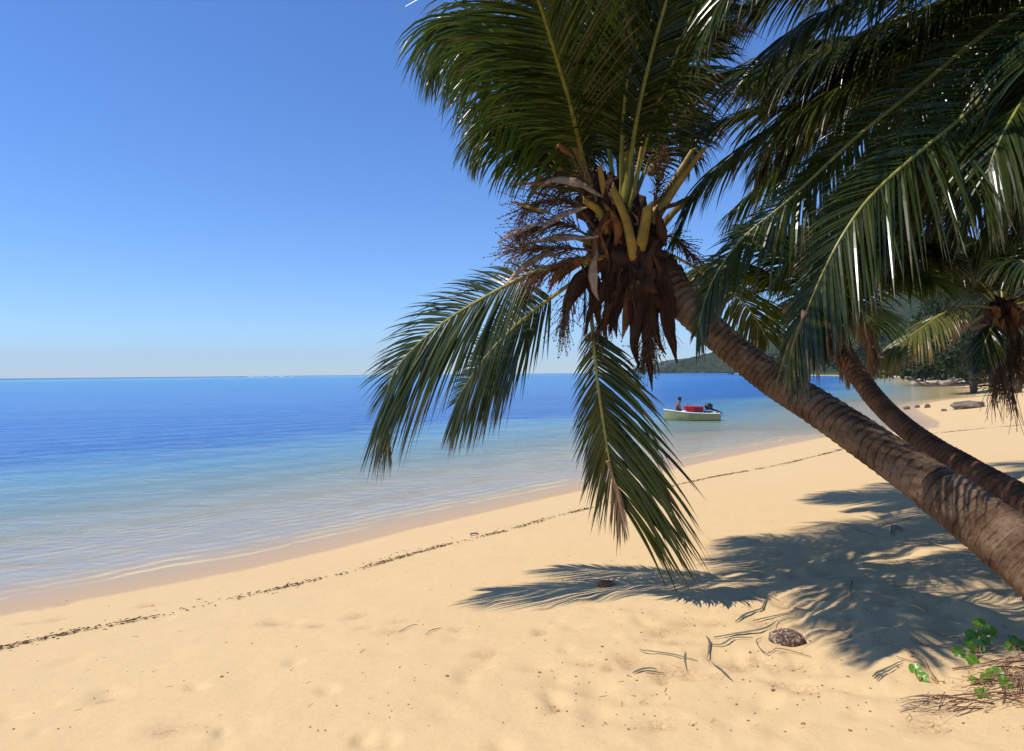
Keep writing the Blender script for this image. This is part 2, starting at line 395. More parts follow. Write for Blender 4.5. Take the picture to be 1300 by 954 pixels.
ms = n('MixShader', {0: n.math('MINIMUM', n.math('MULTIPLY', frn.outputs[0], .66), .40), 1: mx, 2: gl}); film = n.math('MINIMUM', n.math('MULTIPLY', dep, 14.0), 1.0)
ms = n('MixShader', {0: film, 1: n('BsdfTransparent'), 2: ms}); n.put(out.inputs[0], ms)
M['water'] = m
X, Y, F = polar(2.5, 9000, 620, -88, 88, 520)
D = signed(X, Y)
wz = np.zeros_like(X); near = np.clip(1.3-np.hypot(X, Y)/60, 0, 1)
# small swell running along the shore (real relief, near the beach)
ph = D*2.6+2.2*fbm(X*.25, Y*.25, 3)*3
wz = near*np.clip(-D/2-.2, 0, 1)*(.010*np.sin(ph)+.03*fbm(X*.8+3, Y*.8, 3))
off = np.log10(np.maximum(-D, 1))/4.0*1.0
depth = np.maximum(-prof(D), 0)
keep = (D[F].max(1) < 3) & (D[F].min(1) < 1.5)
sea = fast_mesh('sea_water', np.stack([X, Y, wz], 1), F, M['water'], {'depth': depth, 'offshore': off})
tag(sea, kind='structure')

# hills
m, nt, out = mat('forest_hill'); n = N(nt); co = n('NewGeometry').outputs['Position']
v = n('TexVoronoi', {'Vector': co, 'Scale': .13})
c = n.mix(n.ramp(n.noise(co, .012, 5, .6), [(.35, (0, 0, 0)), (.65, (1, 1, 1))]), (.006, .015, .006), (.026, .040, .014))
c = n.mix(n.math('MULTIPLY', n('SeparateXYZ', {0: v.outputs['Color']}).outputs[0], .5), c, (.06, .08, .03))
c = n.mix(n.ramp(n.noise(co, .03, 3), [(.70, (0, 0, 0)), (.76, (.4, .4, .4))]), c, (.16, .13, .08))
b = n('Bump', {'Strength': 1, 'Distance': 6, 'Height': n.math('SUBTRACT', n.noise(co, .12, 4), v.outputs['Distance'])})
n.put(out.inputs[0], n('BsdfPrincipled', {'Base Color': c, 'Roughness': .95, 'Specular IOR Level': .1, 'Normal': b.outputs[0]}))
M['hill'] = m
def hill(name, ridge, Yf, Yr, Yb, nc=420, nrr=90, lump=5, seed=0):
    xs = np.linspace(ridge[0][0], ridge[-1][0], nc)
    ry = np.interp(xs, [a for a, _ in ridge], [b for _, b in ridge])
    V = np.zeros((nrr, nc, 3))
    for j, (px, py) in enumerate(zip(xs, ry)):
        top = P(px, py, Yr)
        yf = np.interp(px, [a for a, _ in Yf], [b for _, b in Yf])
        for i in range(nrr):
            u = i/(nrr-1)
            if u < .7: t = u/.7; yy = yf+(Yr-yf)*t; s = math.sin(t*math.pi/2)**1.15
            else: t = (u-.7)/.3; yy = Yr+(Yb-Yr)*t; s = math.cos(t*math.pi/2)
            V[i, j] = (top.x*yy/Yr, yy, 1+(top.z-1)*s)
    x, y = V[..., 0], V[..., 1]; k = np.clip(V[..., 2]/20, .05, 1)
    V[..., 2] += k*(lump*1.6*fbm(x/38+seed, y/38, 4)+lump*2.2*fbm(x/160+seed, y/160, 3))+np.clip(V[..., 2]/8, 0, 1)*lump*.55*np.abs(fbm(x/9, y/9, 2))*4
    idx = np.arange(nrr*nc).reshape(nrr, nc)
    F = np.stack([idx[:-1, :-1], idx[:-1, 1:], idx[1:, 1:], idx[1:, :-1]], -1).reshape(-1, 4)
    tag(fast_mesh(name, V.reshape(-1, 3), F, M['hill']), kind='structure')
hill('far_hill', [(770, 474), (800, 471), (822, 465), (838, 460), (856, 457), (872, 457), (890, 460), (930, 463), (990, 468), (1050, 474)], [(770, 2750), (1050, 2400)], 3000, 3400, lump=6, seed=4)
hill('hill', [(828, 472.5), (842, 468), (860, 460), (880, 454), (900, 449), (925, 444), (950, 438), (975, 431), (1000, 426), (1030, 418), (1060, 408), (1100, 392), (1150, 376), (1200, 366), (1260, 358), (1330, 352), (1480, 350), (1700, 355)],
     [(828, 1250), (900, 1180), (960, 1050), (1000, 640), (1100, 460), (1200, 300), (1700, 250)], 1350, 1800, lump=7)

# ------------------------------------------------------------------ palm parts
def gdir(v): return Vector(v).normalized()
BOOST = {'L': 1.28, 'n': 1.3, 'w': 1.12}
def frond(parent, pts, L=.8, n=85, up=(0, 0, 1), droop=.55, s0=.2, lenL=1, lenR=1, wid=.028, lift=.12, lmat='leaf', rib='midrib',
          r0=.022, seed=0, angs=(62, 22), stub=False, ragged=.12, label=None, tipdrop=0, name='frond', prof_=((0, .35), (.12, .75), (.4, 1), (.75, .8), (1, .38))):
    rg = random.Random(seed*91+17); L = L*BOOST['L']; n = int(n*BOOST['n']); wid = wid*BOOST['w']
    up = Vector(up); path, LEN = spline(pts, 60)
    fr = frames(path, up)
    mb = MB(); seg = 6
    pk, pv = [a for a, _ in prof_], [b for _, b in prof_]
    Gv = Vector((0, 0, -1)); allV = []; sh_ = []; al_ = []; Fs = []
    base = 0
    for side in (-1, 1):
        sc = lenL if side < 0 else lenR
        phase = rg.random()
        for i in range(n):
            u = (i+phase*.8+rg.uniform(-.25, .25))/n
            u = min(max(u, 0), 1); s = s0+(1-s0)*u
            if rg.random() < ragged*.25: continue
            k = s*60; a = min(int(k), 59); t = k-a
            p = path[a].lerp(path[a+1], t); T, U, S = fr[min(a, 60)]
            ang = R(angs[0]+(angs[1]-angs[0])*u+rg.uniform(-5, 5))
            d = (S*side*math.sin(ang)+T*math.cos(ang)+U*(lift+rg.uniform(-.10, .10))).normalized()
            ll = L*sc*np.interp(u, pk, pv)*rg.uniform(1-ragged, 1+ragged*.4)
            if ll < .03: continue
            nor = (U-d*U.dot(d)).normalized(); w0 = wid*rg.uniform(.8, 1.15)*(.6+.4*min(1, ll/L))
            roll = rg.uniform(-.5, .5)
            nor = Quaternion(d, roll+side*.35) @ nor
            shd = rg.random(); dr = droop*rg.uniform(.65, 1.35)
            pos = p.copy(); st = ll/seg; sw = Vector((rg.uniform(-.05, .05), rg.uniform(-.05, .05), 0))
            for q in range(seg+1):
                x = q/seg
                ww = w0*(min(1, .45+2.6*x) if x < .25 else 1-((x-.25)/.75)**1.8)*.5
                W = d.cross(nor).normalized()
                fold = nor*(-ww*.55)
                allV += [pos+W*ww+fold, pos, pos-W*ww+fold]; sh_ += [shd]*3; al_ += [x]*3
                d = (d+(Gv+sw)*(dr*(.55+.8*x)/seg*1.7)).normalized()
                nor = (nor-d*nor.dot(d)).normalized(); pos = pos+d*st
                if q < seg:
                    o = base+q*3
                    Fs += [(o, o+3, o+4, o+1), (o+1, o+4, o+5, o+2)]
            base += (seg+1)*3
    mb.v = [np.array([tuple(v) for v in allV])]; mb.f = Fs; mb.n = base
    mb.a = {'shade': [np.array(sh_)], 'along': [np.array(al_)]}
    fo = mb.build(name, M[lmat], parent, smooth=False)
    if label: fo['label'] = label
    rb = MB(); tube(rb, path, lambda s: r0*(1-s)**.8+.0035+(.016*max(0, .12-s)/.12), 7, .62, up)
    mo = rb.build('midrib', M[rib], fo)
    return fo
def arc_pts(C, az, el, L, sag=1.0, n=6):
    d = Vector((math.cos(az)*math.cos(el), math.sin(az)*math.cos(el), math.sin(el))); pts = []
    for i in range(n):
        t = i/(n-1); pts.append(Vector(C)+d*(L*t*(1-.12*t))+Vector((0, 0, -1))*(sag*L*.5*t*t))
    return pts
def trunk(parent, pts, r, m, per=.075, seed=0, lobes=.03):
    path, LEN = spline(pts, int(60)); rows = int(LEN/.011)
    path, LEN = spline(pts, rows); fr = frames(path, Vector((0, -1, 0)))
    S = 56; V = np.zeros((rows+1, S, 3)); ring = np.zeros((rows+1, S)); al = np.zeros((rows+1, S)); an = np.zeros((rows+1, S))
    rs = np.array([r(i/rows) for i in range(rows+1)])
    ang = np.linspace(0, 2*np.pi, S, endpoint=False)
    for i in range(rows+1):
        a = i/rows*LEN; t, u, s = [np.array(x) for x in fr[i]]
        wob = .30*np.sin(ang+seed)+.16*np.sin(2*ang+seed*2+a*2.3)
        aa = (a/per+6*(fbm(np.full(S, a*.8+seed*2), np.full(S, 7.0), 2)))+wob+2.6*fbm(np.full(S, a*1.3+seed), np.full(S, 1.0), 2)+ .35*fbm(np.cos(ang)*2+a*2.5+9, np.sin(ang)*2+seed, 2)
        fx = aa-np.floor(aa)
        saw = (1-fx)**1.0
        q = rs[i]*(1+lobes*np.sin(3*ang+a*.9+seed)+(.045+.075*(1-i/rows)+.10*fbm(np.full(S, a*1.7+seed), np.full(S, 4.0), 2))*(saw-.5)+.11*fbm(np.cos(ang)*3+a*4, np.sin(ang)*3+a*4, 3))
        V[i] = np.array(path[i])+np.outer(q*np.cos(ang), u)+np.outer(q*np.sin(ang), s)
        ring[i] = fx; al[i] = a; an[i] = np.abs(ang-np.pi)
    idx = np.arange((rows+1)*S).reshape(rows+1, S); j = np.roll(idx, -1, 1)
    F = np.stack([idx[:-1], j[:-1], j[1:], idx[1:]], -1).reshape(-1, 4)
    o = fast_mesh('trunk', V.reshape(-1, 3)-np.array(parent.location), F, m, {'ring': ring, 'along': al, 'ang': an}); o.parent = parent
    return o
def flap(parent, name, pts, w, m, up=(0, -1, 0), cup=.5, n=14, seed=0, belly=.4, label=None, twist=0):
    rg = random.Random(seed); path, L = spline(pts, n); fr = frames(path, Vector(up)); mb = MB(); V = []; F = []; K = 7
    for layer in (0, 1):
        for i in range(n+1):
            x = i/n; t, u, s = fr[i]; q = Quaternion(t, twist*x); u = q @ u; s = q @ s
            ww = w*.5*(max(.03, (x/belly)**.6) if x < belly else max(.03, 1-((x-belly)/(1-belly))**1.6))
            for k in range(K):
                y = k/(K-1)*2-1
                rag = 1+.13*mnoise.noise(Vector((x*9, y*2, seed*3.1)))
                V.append(path[i]+s*(y*ww*rag)+u*((-cup*ww*(y*y)+.10*w*mnoise.noise(Vector((x*6, y*3, seed*1.7))))-layer*.006))
    m2 = (n+1)*K
    for i in range(n):
        for k in range(K-1):
            a = i*K+k; F.append((a, a+1, a+K+1, a+K)); F.append((a+m2, a+K+m2, a+K+1+m2, a+1+m2))
        F.append((i*K, (i+1)*K, (i+1)*K+m2, i*K+m2)); a = i*K+K-1; F.append((a, a+m2, a+K+m2, a+K))
    mb.add([tuple(v) for v in V], F); o = mb.build(name, m, parent)
    if label: o['label'] = label
    return o
def broom(parent, pts, nb, bl, m, seed=0, spread=.6, droop=.3, name='flower_stalk', beads=True, r=.0035, s0=.3):
    rg = random.Random(seed); path, L = spline(pts, 16); mb = MB(); tube(mb, path, lambda s: .011*(1-s)+.004, 5)
    for i in range(nb):
        s = s0+(1-s0)*i/nb; k = min(int(s*16), 15); p = path[k].lerp(path[k+1], s*16-k); T = (path[k+1]-path[k]).normalized()
        d = (T+Vector((rg.gauss(0, spread), rg.gauss(0, spread), rg.gauss(0, spread)))).normalized(); q = [p]; l = bl*rg.uniform(.6, 1.2)
        for j in range(5):
            d = (d+Vector((rg.gauss(0, .12), rg.gauss(0, .12), rg.gauss(0, .12)-droop*.3))).normalized(); q.append(q[-1]+d*l/5)
        tube(mb, q, lambda s: r*(1.1-s*.6), 3, cap=False)
        if beads:
            for j in range(1, 6):
                c = q[j]; z = rg.uniform(.005, .009)
                mb.add([c+Vector(v)*z for v in ((1, 0, 0), (-1, 0, 0), (0, 1, 0), (0, -1, 0), (0, 0, 1), (0, 0, -1))],
                       [(0, 2, 4), (2, 1, 4), (1, 3, 4), (3, 0, 4), (2, 0, 5), (1, 2, 5), (3, 1, 5), (0, 3, 5)])
    return mb.build(name, m, parent)
def stubp(parent, a, b, r0, r1, seed=0, m='stub', bend=.04):
    a, b = Vector(a), Vector(b); rg = random.Random(seed); mid = (a+b)/2+Vector((rg.uniform(-1, 1), 0, rg.uniform(-1, 1)))*bend
    pth, L = spline([a, mid, b], 12); mb = MB(); fr = frames(pth, Vector((0, -1, .3))); V = []; F = []; S = 10
    for i in range(13):
        t, u, s = fr[i]; q = r0+(r1-r0)*i/12
        for k in range(S):
            an = 2*math.pi*k/S; y = math.sin(an)*(.62 if math.sin(an) > 0 else .3)
            sl = t*(math.cos(an)*q*.9+ (q*.4 if k % 3 == 0 else 0)) if i == 12 else Vector((0, 0, 0))
            V.append(pth[i]+s*(math.cos(an)*q)+u*(y*q)+sl)
    for i in range(12):
        for k in range(S): F.append((i*S+k, i*S+(k+1) % S, (i+1)*S+(k+1) % S, (i+1)*S+k))
    F.append(tuple(range(S))[::-1]); mb.add([tuple(v) for v in V], F); o = mb.build('petiole_stub', M[m], parent)
    c = MB(); c.add([tuple(V[12*S+k]+fr[12][0]*.0005) for k in range(S)], [tuple(range(S))]); c.build('cut_face', M['cut'], o, smooth=False)
    return o

# ---------------- palm 1 : the big leaning one
bp = P(1470, 850, 3.15); base1 = Vector((bp.x, bp.y, GZ(bp.x, bp.y)))
p1 = empty('palm_tree', base1, 'big leaning coconut palm in front, with thick ringed trunk, cut stubs and dry husks', 'palm tree', 'coconut palms leaning over the beach')
tp = [(845, 350, 5.95), (871, 388, 5.85), (927, 440, 5.65), (985, 484, 5.4), (1047, 523, 5.05), (1112, 567, 4.7), (1188, 620, 4.3), (1245, 663, 4.0), (1300, 704, 3.75), (1400, 790, 3.4), (1480, 865, 3.1), (1540, 935, 2.95)]
trunk(p1, [P(*q) for q in tp], lambda s: np.interp(s, [0, .06, .2, .4, .6, .75, .9, 1], [.15, .135, .123, .130, .145, .17, .20, .23]), M['trunk'], per=.062, seed=1)
C1 = P(800, 300, 5.95)
# fibrous heart
mb = MB()
for i, (a, b_, Y, q) in enumerate([(840, 348, 5.95, .17), (815, 325, 5.95, .20), (795, 300, 5.97, .18), (780, 270, 6.05, .17), (830, 372, 5.9, .16), (785, 335, 5.9, .17), (762, 300, 5.95, .13), (810, 360, 5.85, .17), (770, 245, 6.15, .14), (765, 325, 5.95, .12), (800, 270, 6.1, .15), (822, 300, 6.0, .15), (748, 262, 6.1, .12), (758, 235, 6.2, .10)]):
    blob(mb, P(a, b_, Y), (q, q, q*1.05), seed=i, amp=.5, seg=28, fr=2.5)
mb.build('crown_fibre', M['sheath'], p1)
for i, (a, b_, r0, r1, Ya, Yb) in enumerate([((805, 330), (777, 238), .050, .030, 5.75, 5.55), ((784, 290), (761, 211), .042, .024, 5.85, 5.65), ((770, 296), (741, 254), .042, .026, 5.8, 5.6),
     ((816, 305), (894, 188), .055, .020, 5.95, 5.7), ((820, 290), (880, 190), .05, .022, 6.05, 6.0), ((793, 268), (796, 166), .045, .026, 5.95, 5.85), ((748, 232), (709, 162), .035, .022, 6.0, 5.9),
     ((725, 222), (695, 188), .032, .022, 6.1, 6.0), ((765, 314), (703, 300), .035, .02, 5.8, 5.6), ((690, 270), (654, 257), .025, .016, 5.8, 5.7), ((812, 318), (822, 262), .055, .040, 5.75, 5.6),
     ((770, 325), (712, 335), .04, .02, 5.75, 5.6), ((800, 280), (818, 170), .03, .016, 6.1, 6.1), ((745, 225), (700, 212), .03, .02, 6.2, 6.2), ((830, 300), (893, 240), .04, .02, 6.2, 6.3)]):
    stubp(p1, P(*a, Ya), P(*b_, Yb), r0*.95, r1*.95, seed=i)
K = dict(parent=p1)
RP = lambda *q: [P(*x) for x in q]
# fronds of palm 1, each with its own run
frond(pts=RP((770, 335, 5.9), (700, 338, 5.95), (636, 366, 6.1), (560, 412, 6.3), (508, 462, 6.45), (491, 500, 6.55), (488, 535, 6.62)), L=1.0, n=92, up=(-.1, -.8, .6), droop=.34, s0=.20, lenL=1.15, lenR=.70, seed=1, lift=.05, angs=(62, 26), prof_=((0, .35), (.15, .7), (.4, 1), (.8, .7), (1, .33)), **K)
frond(pts=RP((770, 335, 5.9), (750, 343, 5.95), (676, 396, 6.3), (628, 440, 6.8), (597, 480, 7.2), (578, 512, 7.45)), L=.80, n=84, up=(.1, -.85, .5), droop=.20, s0=.24, lenL=1.15, lenR=.55, seed=2, lift=.05, angs=(66, 30), prof_=((0, .5), (.15, .9), (.4, 1), (.8, .75), (1, .45)), **K)
frond(pts=RP((765, 330, 5.85), (750, 371, 5.8), (757, 470, 5.75), (765, 530, 5.75), (775, 590, 5.78), (789, 640, 5.8)), L=1.02, n=74, up=(-.75, -.65, .0), droop=.36, s0=.30, lenL=.98, lenR=.6, seed=3, lift=-.15, angs=(64, 24), wid=.03, ragged=.2,
      prof_=((0, .35), (.12, .55), (.35, .85), (.6, 1), (.8, .95), (1, .65)), **K)
# reddish dry tassel at the tip of the hanging frond
frond(pts=RP((772, 585, 5.77), (783, 630, 5.8), (792, 668, 5.8)), L=.30, n=16, up=(-.5, -.8, 0), droop=.9, s0=.05, lmat='leaf_dead', rib='midrib_dead', seed=4, wid=.012, angs=(25, 10), r0=.006, label='dry reddish tip of the hanging frond', **K)
frond(pts=RP((765, 280, 6.0), (745, 222, 5.95), (726, 141, 5.5), (708, 80, 5.1), (683, 0, 4.6), (650, -80, 4.1), (600, -130, 3.8)), L=.95, n=110, up=(-.1, -.75, .65), droop=.28, s0=.22, lenL=.95, lenR=1.0, lmat='leaf', seed=5, lift=.05, angs=(50, 25), **K)
frond(pts=RP((760, 275, 6.05), (722, 190, 6.0), (676, 94, 5.9), (632, 47, 5.85), (600, 25, 5.85), (575, 38, 5.9), (560, 66, 5.95)), L=.92, n=105, up=(0, -.45, 1), droop=1.5, s0=.16, lenL=1.1, lenR=1.1, lmat='leaf_green', seed=6, **K)
frond(pts=RP((765, 275, 6.1), (730, 180, 6.3), (700, 90, 6.5), (650, 40, 6.8), (610, 30, 7.0), (592, 70, 7.2)), L=.95, n=90, up=(0, -.4, 1), droop=1.4, s0=.2, lmat='leaf_green', seed=7, **K)
frond(pts=RP((785, 270, 6.1), (768, 150, 6.2), (770, 60, 6.3), (800, 0, 6.4), (850, -25, 6.5), (900, 0, 6.6)), L=.95, n=90, up=(0, -.3, 1), droop=.7, s0=.2, seed=8, **K)
frond(pts=RP((790, 270, 6.0), (790, 170, 5.8), (800, 90, 5.6), (825, 30, 5.5), (855, 10, 5.45), (872, 40, 5.4)), L=.8, n=80, up=(0, -.5, 1), droop=.75, s0=.25, seed=9, **K)
frond(pts=RP((800, 275, 6.15), (806, 180, 6.5), (825, 110, 6.8), (850, 90, 7.0), (868, 120, 7.1), (872, 170, 7.2)), L=.8, n=80, up=(0, -.3, 1), droop=.8, s0=.25, seed=10, **K)
frond(pts=RP((770, 275, 6.2), (745, 180, 6.7), (735, 90, 7.2), (745, 20, 7.7), (765, -20, 8.1)), L=1.0, n=85, up=(0, -.6, .8), droop=.5, s0=.2, seed=11, **K)
frond(pts=RP((825, 315, 6.1), (860, 328, 6.4), (905, 355, 6.8), (945, 385, 7.3), (975, 430, 7.8)), L=.75, n=75, up=(0, -.2, 1), droop=.7, s0=.35, seed=12, lmat='leaf_green', **K)
frond(pts=RP((760, 280, 6.1), (720, 215, 6.4), (675, 150, 6.8), (640, 125, 7.3), (618, 138, 7.6)), L=.8, n=80, up=(0, -.3, 1), droop=1.4, s0=.2, lmat='leaf_green', seed=13, **K)
frond(pts=RP((760, 285, 6.15), (715, 215, 6.4), (660, 165, 6.5), (625, 160, 6.6), (608, 190, 6.7)), L=.7, n=70, up=(0, -.3, 1), droop=1.4, s0=.2, lmat='leaf_green', seed=14, **K)
frond(pts=RP((755, 275, 6.2), (700, 150, 6.6), (645, 75, 6.9), (605, 60, 7.1), (582, 92, 7.2)), L=.9, n=80, up=(0, -.3, 1), droop=1.4, s0=.2, lmat='leaf_green', seed=15, **K)
frond(pts=RP((790, 265, 6.3), (775, 120, 6.8), (740, 30, 7.2), (700, -20, 7.5), (650, -20, 7.8)), L=.95, n=80, up=(0, -.5, 1), droop=.6, s0=.2, seed=16, **K)
frond(pts=RP((800, 265, 6.2), (830, 190, 6.6), (850, 150, 6.9), (868, 160, 7.1), (876, 200, 7.2)), L=.6, n=60, up=(0, -.3, 1), droop=.9, s0=.25, seed=17, **K)
for i, pp in enumerate([((790, 270, 5.95), (815, 120, 5.6), (860, -40, 5.1), (920, -170, 4.6), (980, -240, 4.2)), ((795, 275, 5.95), (830, 150, 5.6), (890, -10, 5.0), (960, -150, 4.4), (1030, -220, 4.0))]):
    frond(pts=RP(*pp), L=.85, n=84, up=(0, -.5, .9), droop=.5, s0=.2, seed=30+i, **K)  # overhead fronds added so the trunk and near sand fall in shade
# dry flower clusters and bracts on the left of the crown
for i, (a, b_, c_, Y, nb, bl) in enumerate([((765, 300), (720, 255), (665, 262), 5.75, 80, .30), ((765, 310), (715, 285), (670, 295), 5.7, 85, .30), ((770, 320), (715, 315), (655, 318), 5.65, 80, .28),
      ((770, 325), (730, 330), (680, 350), 5.6, 70, .28), ((770, 290), (740, 235), (700, 230), 5.85, 70, .28), ((745, 350), (725, 375), (715, 410), 5.75, 50, .28),
      ((820, 290), (835, 240), (838, 200), 6.0, 60, .2), ((825, 315), (850, 300), (880, 325), 6.1, 55, .2), ((830, 380), (826, 420), (822, 450), 5.8, 90, .28), ((800, 380), (770, 400), (758, 430), 5.8, 40, .25)]):
    broom(p1, RP((*a, Y+.1), (*b_, Y), (*c_, Y-.05)), int(nb*1.7), bl, M['flower'], seed=i+3, spread=.45, droop=.25+.5*(i in (5, 8, 9)))
for i, (pp, w_, mm) in enumerate([(((765, 250), (735, 228), (700, 226), (680, 242)), .10, 'bract'), (((748, 262), (715, 268), (690, 285), (678, 298)), .085, 'bract'),
      (((690, 280), (665, 288), (645, 298), (631, 308)), .07, 'bract'), (((712, 322), (685, 322), (660, 338), (641, 362)), .09, 'bract'), (((708, 236), (685, 231), (646, 233)), .04, 'sheath_orange'),
      (((758, 318), (750, 340), (752, 365), (760, 382)), .09, 'bract'), (((702, 190), (712, 182), (730, 200)), .07, 'sheath_orange'), (((700, 270), (675, 262), (655, 258)), .05, 'stub'),
      (((880, 246), (860, 256), (845, 262), (830, 275)), .05, 'sheath'), (((760, 300), (700, 300), (662, 312)), .07, 'bract')]):
    flap(p1, 'flower_bract', [P(a, b_, 5.62) for a, b_ in pp], w_, M[mm], up=(0, -.5, 1), cup=.9, seed=i, belly=.45)
for i in range(16):
    a = rnd.uniform(748, 850); b_ = rnd.uniform(275, 370)
    flap(p1, 'dead_sheath', [P(a, b_+25, 5.8), P(a+rnd.uniform(-8, 8), b_, 5.72), P(a+rnd.uniform(-22, 22), b_-rnd.uniform(20, 50), 5.70)], rnd.uniform(.06, .13), M['sheath' if i % 4 else 'sheath_orange'], up=(0, -1, 0), cup=.6, seed=i+200, belly=.35, twist=rnd.uniform(-.8, .8))
for i in range(7):
    a = rnd.uniform(745, 850)
    broom(p1, [P(a, 330, 5.75), P(a+rnd.uniform(-10, 10), 365, 5.68), P(a+rnd.uniform(-15, 15), rnd.uniform(395, 430), 5.66)], 70, .16, M['sheath'], seed=i+500, spread=.4, droop=.8, beads=False, r=.0025, name='sheath_fibre', s0=.05)
# hanging dead leaf sheaths
for i, (pp, w_, mm) in enumerate([(((765, 335), (740, 355), (722, 385), (716, 412)), .16, 'sheath'), (((745, 330), (722, 338), (705, 355), (697, 372)), .11, 'sheath_orange'), (((760, 350), (757, 385), (760, 420)), .10, 'sheath'),
      (((780, 350), (778, 390), (774, 425)), .12, 'sheath'), (((800, 360), (798, 395), (790, 432)), .10, 'sheath_orange'), (((795, 370), (782, 400), (783, 430)), .08, 'sheath'),
      (((815, 350), (812, 400), (808, 440), (812, 470)), .16, 'sheath'), (((825, 350), (830, 400), (838, 435), (846, 450)), .16, 'sheath'), (((845, 370), (850, 410), (856, 440), (860, 462)), .13, 'sheath'),
      (((835, 340), (850, 370), (852, 400), (850, 425)), .2, 'sheath'), (((810, 330), (800, 365), (803, 400)), .2, 'sheath'), (((855, 355), (878, 395), (893, 425)), .12, 'sheath'), (((780, 340), (765, 375), (750, 400), (745, 425)), .11, 'sheath'),
      (((730, 335), (715, 345), (708, 362)), .08, 'sheath'), (((822, 390), (822, 430), (826, 470), (828, 498)), .09, 'sheath'), (((790, 335), (785, 370), (770, 405), (771, 440)), .10, 'sheath_orange')]):
    flap(p1, 'dead_sheath', [P(a, b_, 5.72+.02*(i % 4)) for a, b_ in pp], w_, M[mm], up=(0, -1, 0), cup=.5, seed=i+30, belly=.3, twist=rnd.uniform(-.9, .9))
for i, (a, b_, q) in enumerate([(664, 314, .030), (657, 300, .025), (672, 290, .026), (828, 216, .045), (838, 224, .036), (856, 238, .036), (690, 322, .025)]):
    mb = MB(); blob(mb, P(a, b_, 5.68 if a < 700 else 5.95), (q, q, q*1.25), seed=i, amp=.08, seg=14); mb.build('young_coconut', M['nut'], p1)

# ---------------- palm 2 : the thinner one behind
bp = P(1385, 702, 5.1); base2 = Vector((bp.x, bp.y, GZ(bp.x, bp.y)))
p2 = empty('palm_tree', base2, 'slimmer coconut palm with a reddish brown curved trunk, right behind the thick grey trunk', 'palm tree', 'coconut palms leaning over the beach')
tp = [(1046, 405, 9.3), (1062, 436, 9.0), (1090, 478, 8.5), (1122, 518, 8.0), (1172, 560, 7.3), (1232, 598, 6.6), (1300, 640, 5.9), (1370, 692, 5.25), (1410, 725, 5.0), (1450, 765, 4.8)]
trunk(p2, [P(*q) for q in tp], lambda s: np.interp(s, [0, .1, .25, .45, .65, .85, 1], [.16, .135, .112, .112, .130, .165, .21]), M['trunk2'], per=.07, seed=5)
C2 = P(1046, 400, 9.3)
mb = MB()
for i, (dx, dy, q) in enumerate([(0, 10, .20), (-8, -8, .2), (6, 22, .18), (-4, 0, .2)]): blob(mb, P(1046+dx, 405+dy, 9.25), (q, q, q), seed=i+8, amp=.5, fr=2.5)
mb.build('crown_fibre', M['sheath'], p2)
rg = random.Random(21)
for i in range(16):
    az = i*2.4+rg.uniform(-.3, .3); el = [1.25, .9, .65, .4][i % 4]+rg.uniform(-.1, .1)
    frond(pts=arc_pts(C2, az, el, rg.uniform(2.3, 3.0), .9-.1*(i % 4)), L=.8, n=56, droop=.75, s0=.22, seed=60+i, lmat='leaf' if i % 3 else 'leaf_green', parent=p2, wid=.036)
for i, (pp) in enumerate([((1046, 405), (1075, 400), (1100, 420), (1108, 460)), ((1046, 405), (1010, 385), (975, 400), (958, 440)), ((1046, 410), (1030, 420), (1022, 450), (1020, 475)), ((1050, 410), (1062, 425), (1074, 455), (1078, 470))]):
    frond(pts=[P(a, b_, 9.1-.1*i) for a, b_ in pp], L=.45, n=44, droop=1.4, s0=.2, seed=90+i, lmat='leaf_dead', rib='midrib_dead', r0=.04, parent=p2, wid=.03, label='dead brown hanging frond')
for i in range(9):
    a = rg.uniform(-45, 35); y0 = rg.uniform(400, 420)
    flap(p2, 'dead_sheath', [P(1048+a*.4, y0, 9.05), P(1048+a*.8, y0+25, 9.0), P(1048+a, y0+rg.uniform(45, 62), 9.0)], .16, M['sheath'], seed=120+i, belly=.3)

# ---------------- palm 4 : crown above the top right corner, long fronds sweep into view
p4base = Vector((5.6, 5.2, GZ(5.6, 5.2)))
p4 = empty('palm_tree', p4base, 'coconut palm whose long dark fronds fill the top right corner', 'palm tree', 'coconut palms leaning over the beach')
C4 = P(1420, -60, 5.3)
trunk(p4, [C4, C4.lerp(p4base, .3)+Vector((.12, .05, 0)), C4.lerp(p4base, .65)+Vector((.15, 0, 0)), p4base+Vector((0, 0, -.3))], lambda s: .13+.07*s*s, M['trunk'], seed=9)
mb = MB(); blob(mb, C4, (.2, .2, .25), seed=31, amp=.5, fr=2.5); mb.build('crown_fibre', M['sheath'], p4)
K = dict(parent=p4)
# the two big ones in front
frond(pts=RP((1420, -60, 5.2), (1350, 10, 4.9), (1290, 80, 4.6), (1220, 150, 4.35), (1165, 195, 4.2), (1105, 250, 4.1), (1062, 312, 4.05), (1028, 385, 4.05), (1006, 445, 4.08)), L=.72, n=120, up=(-.35, -.9, .45), droop=.34, s0=.12, lenL=1.15, lenR=.62, seed=201, wid=.025, angs=(72, 22), **K)
frond(pts=RP((1420, -60, 5.3), (1330, -10, 5.2), (1240, 50, 5.1), (1165, 112, 5.0), (1090, 172, 4.95), (1000, 255, 4.95), (940, 305, 5.0), (903, 360, 5.05), (886, 415, 5.1)), L=.60, n=120, up=(-.3, -.8, .55), droop=.5, s0=.14, lenL=1.15, lenR=.6, seed=202, wid=.024, angs=(72, 22), **K)
frond(pts=RP((1022, 395, 4.05), (1006, 440, 4.06), (1000, 478, 4.08)), L=.22, n=12, up=(-.2, -.8, .3), droop=.9, s0=.05, lmat='leaf_yellow', rib='midrib_dead', seed=203, wid=.009, angs=(26, 8), r0=.005, label='dry tip of the front frond', **K)
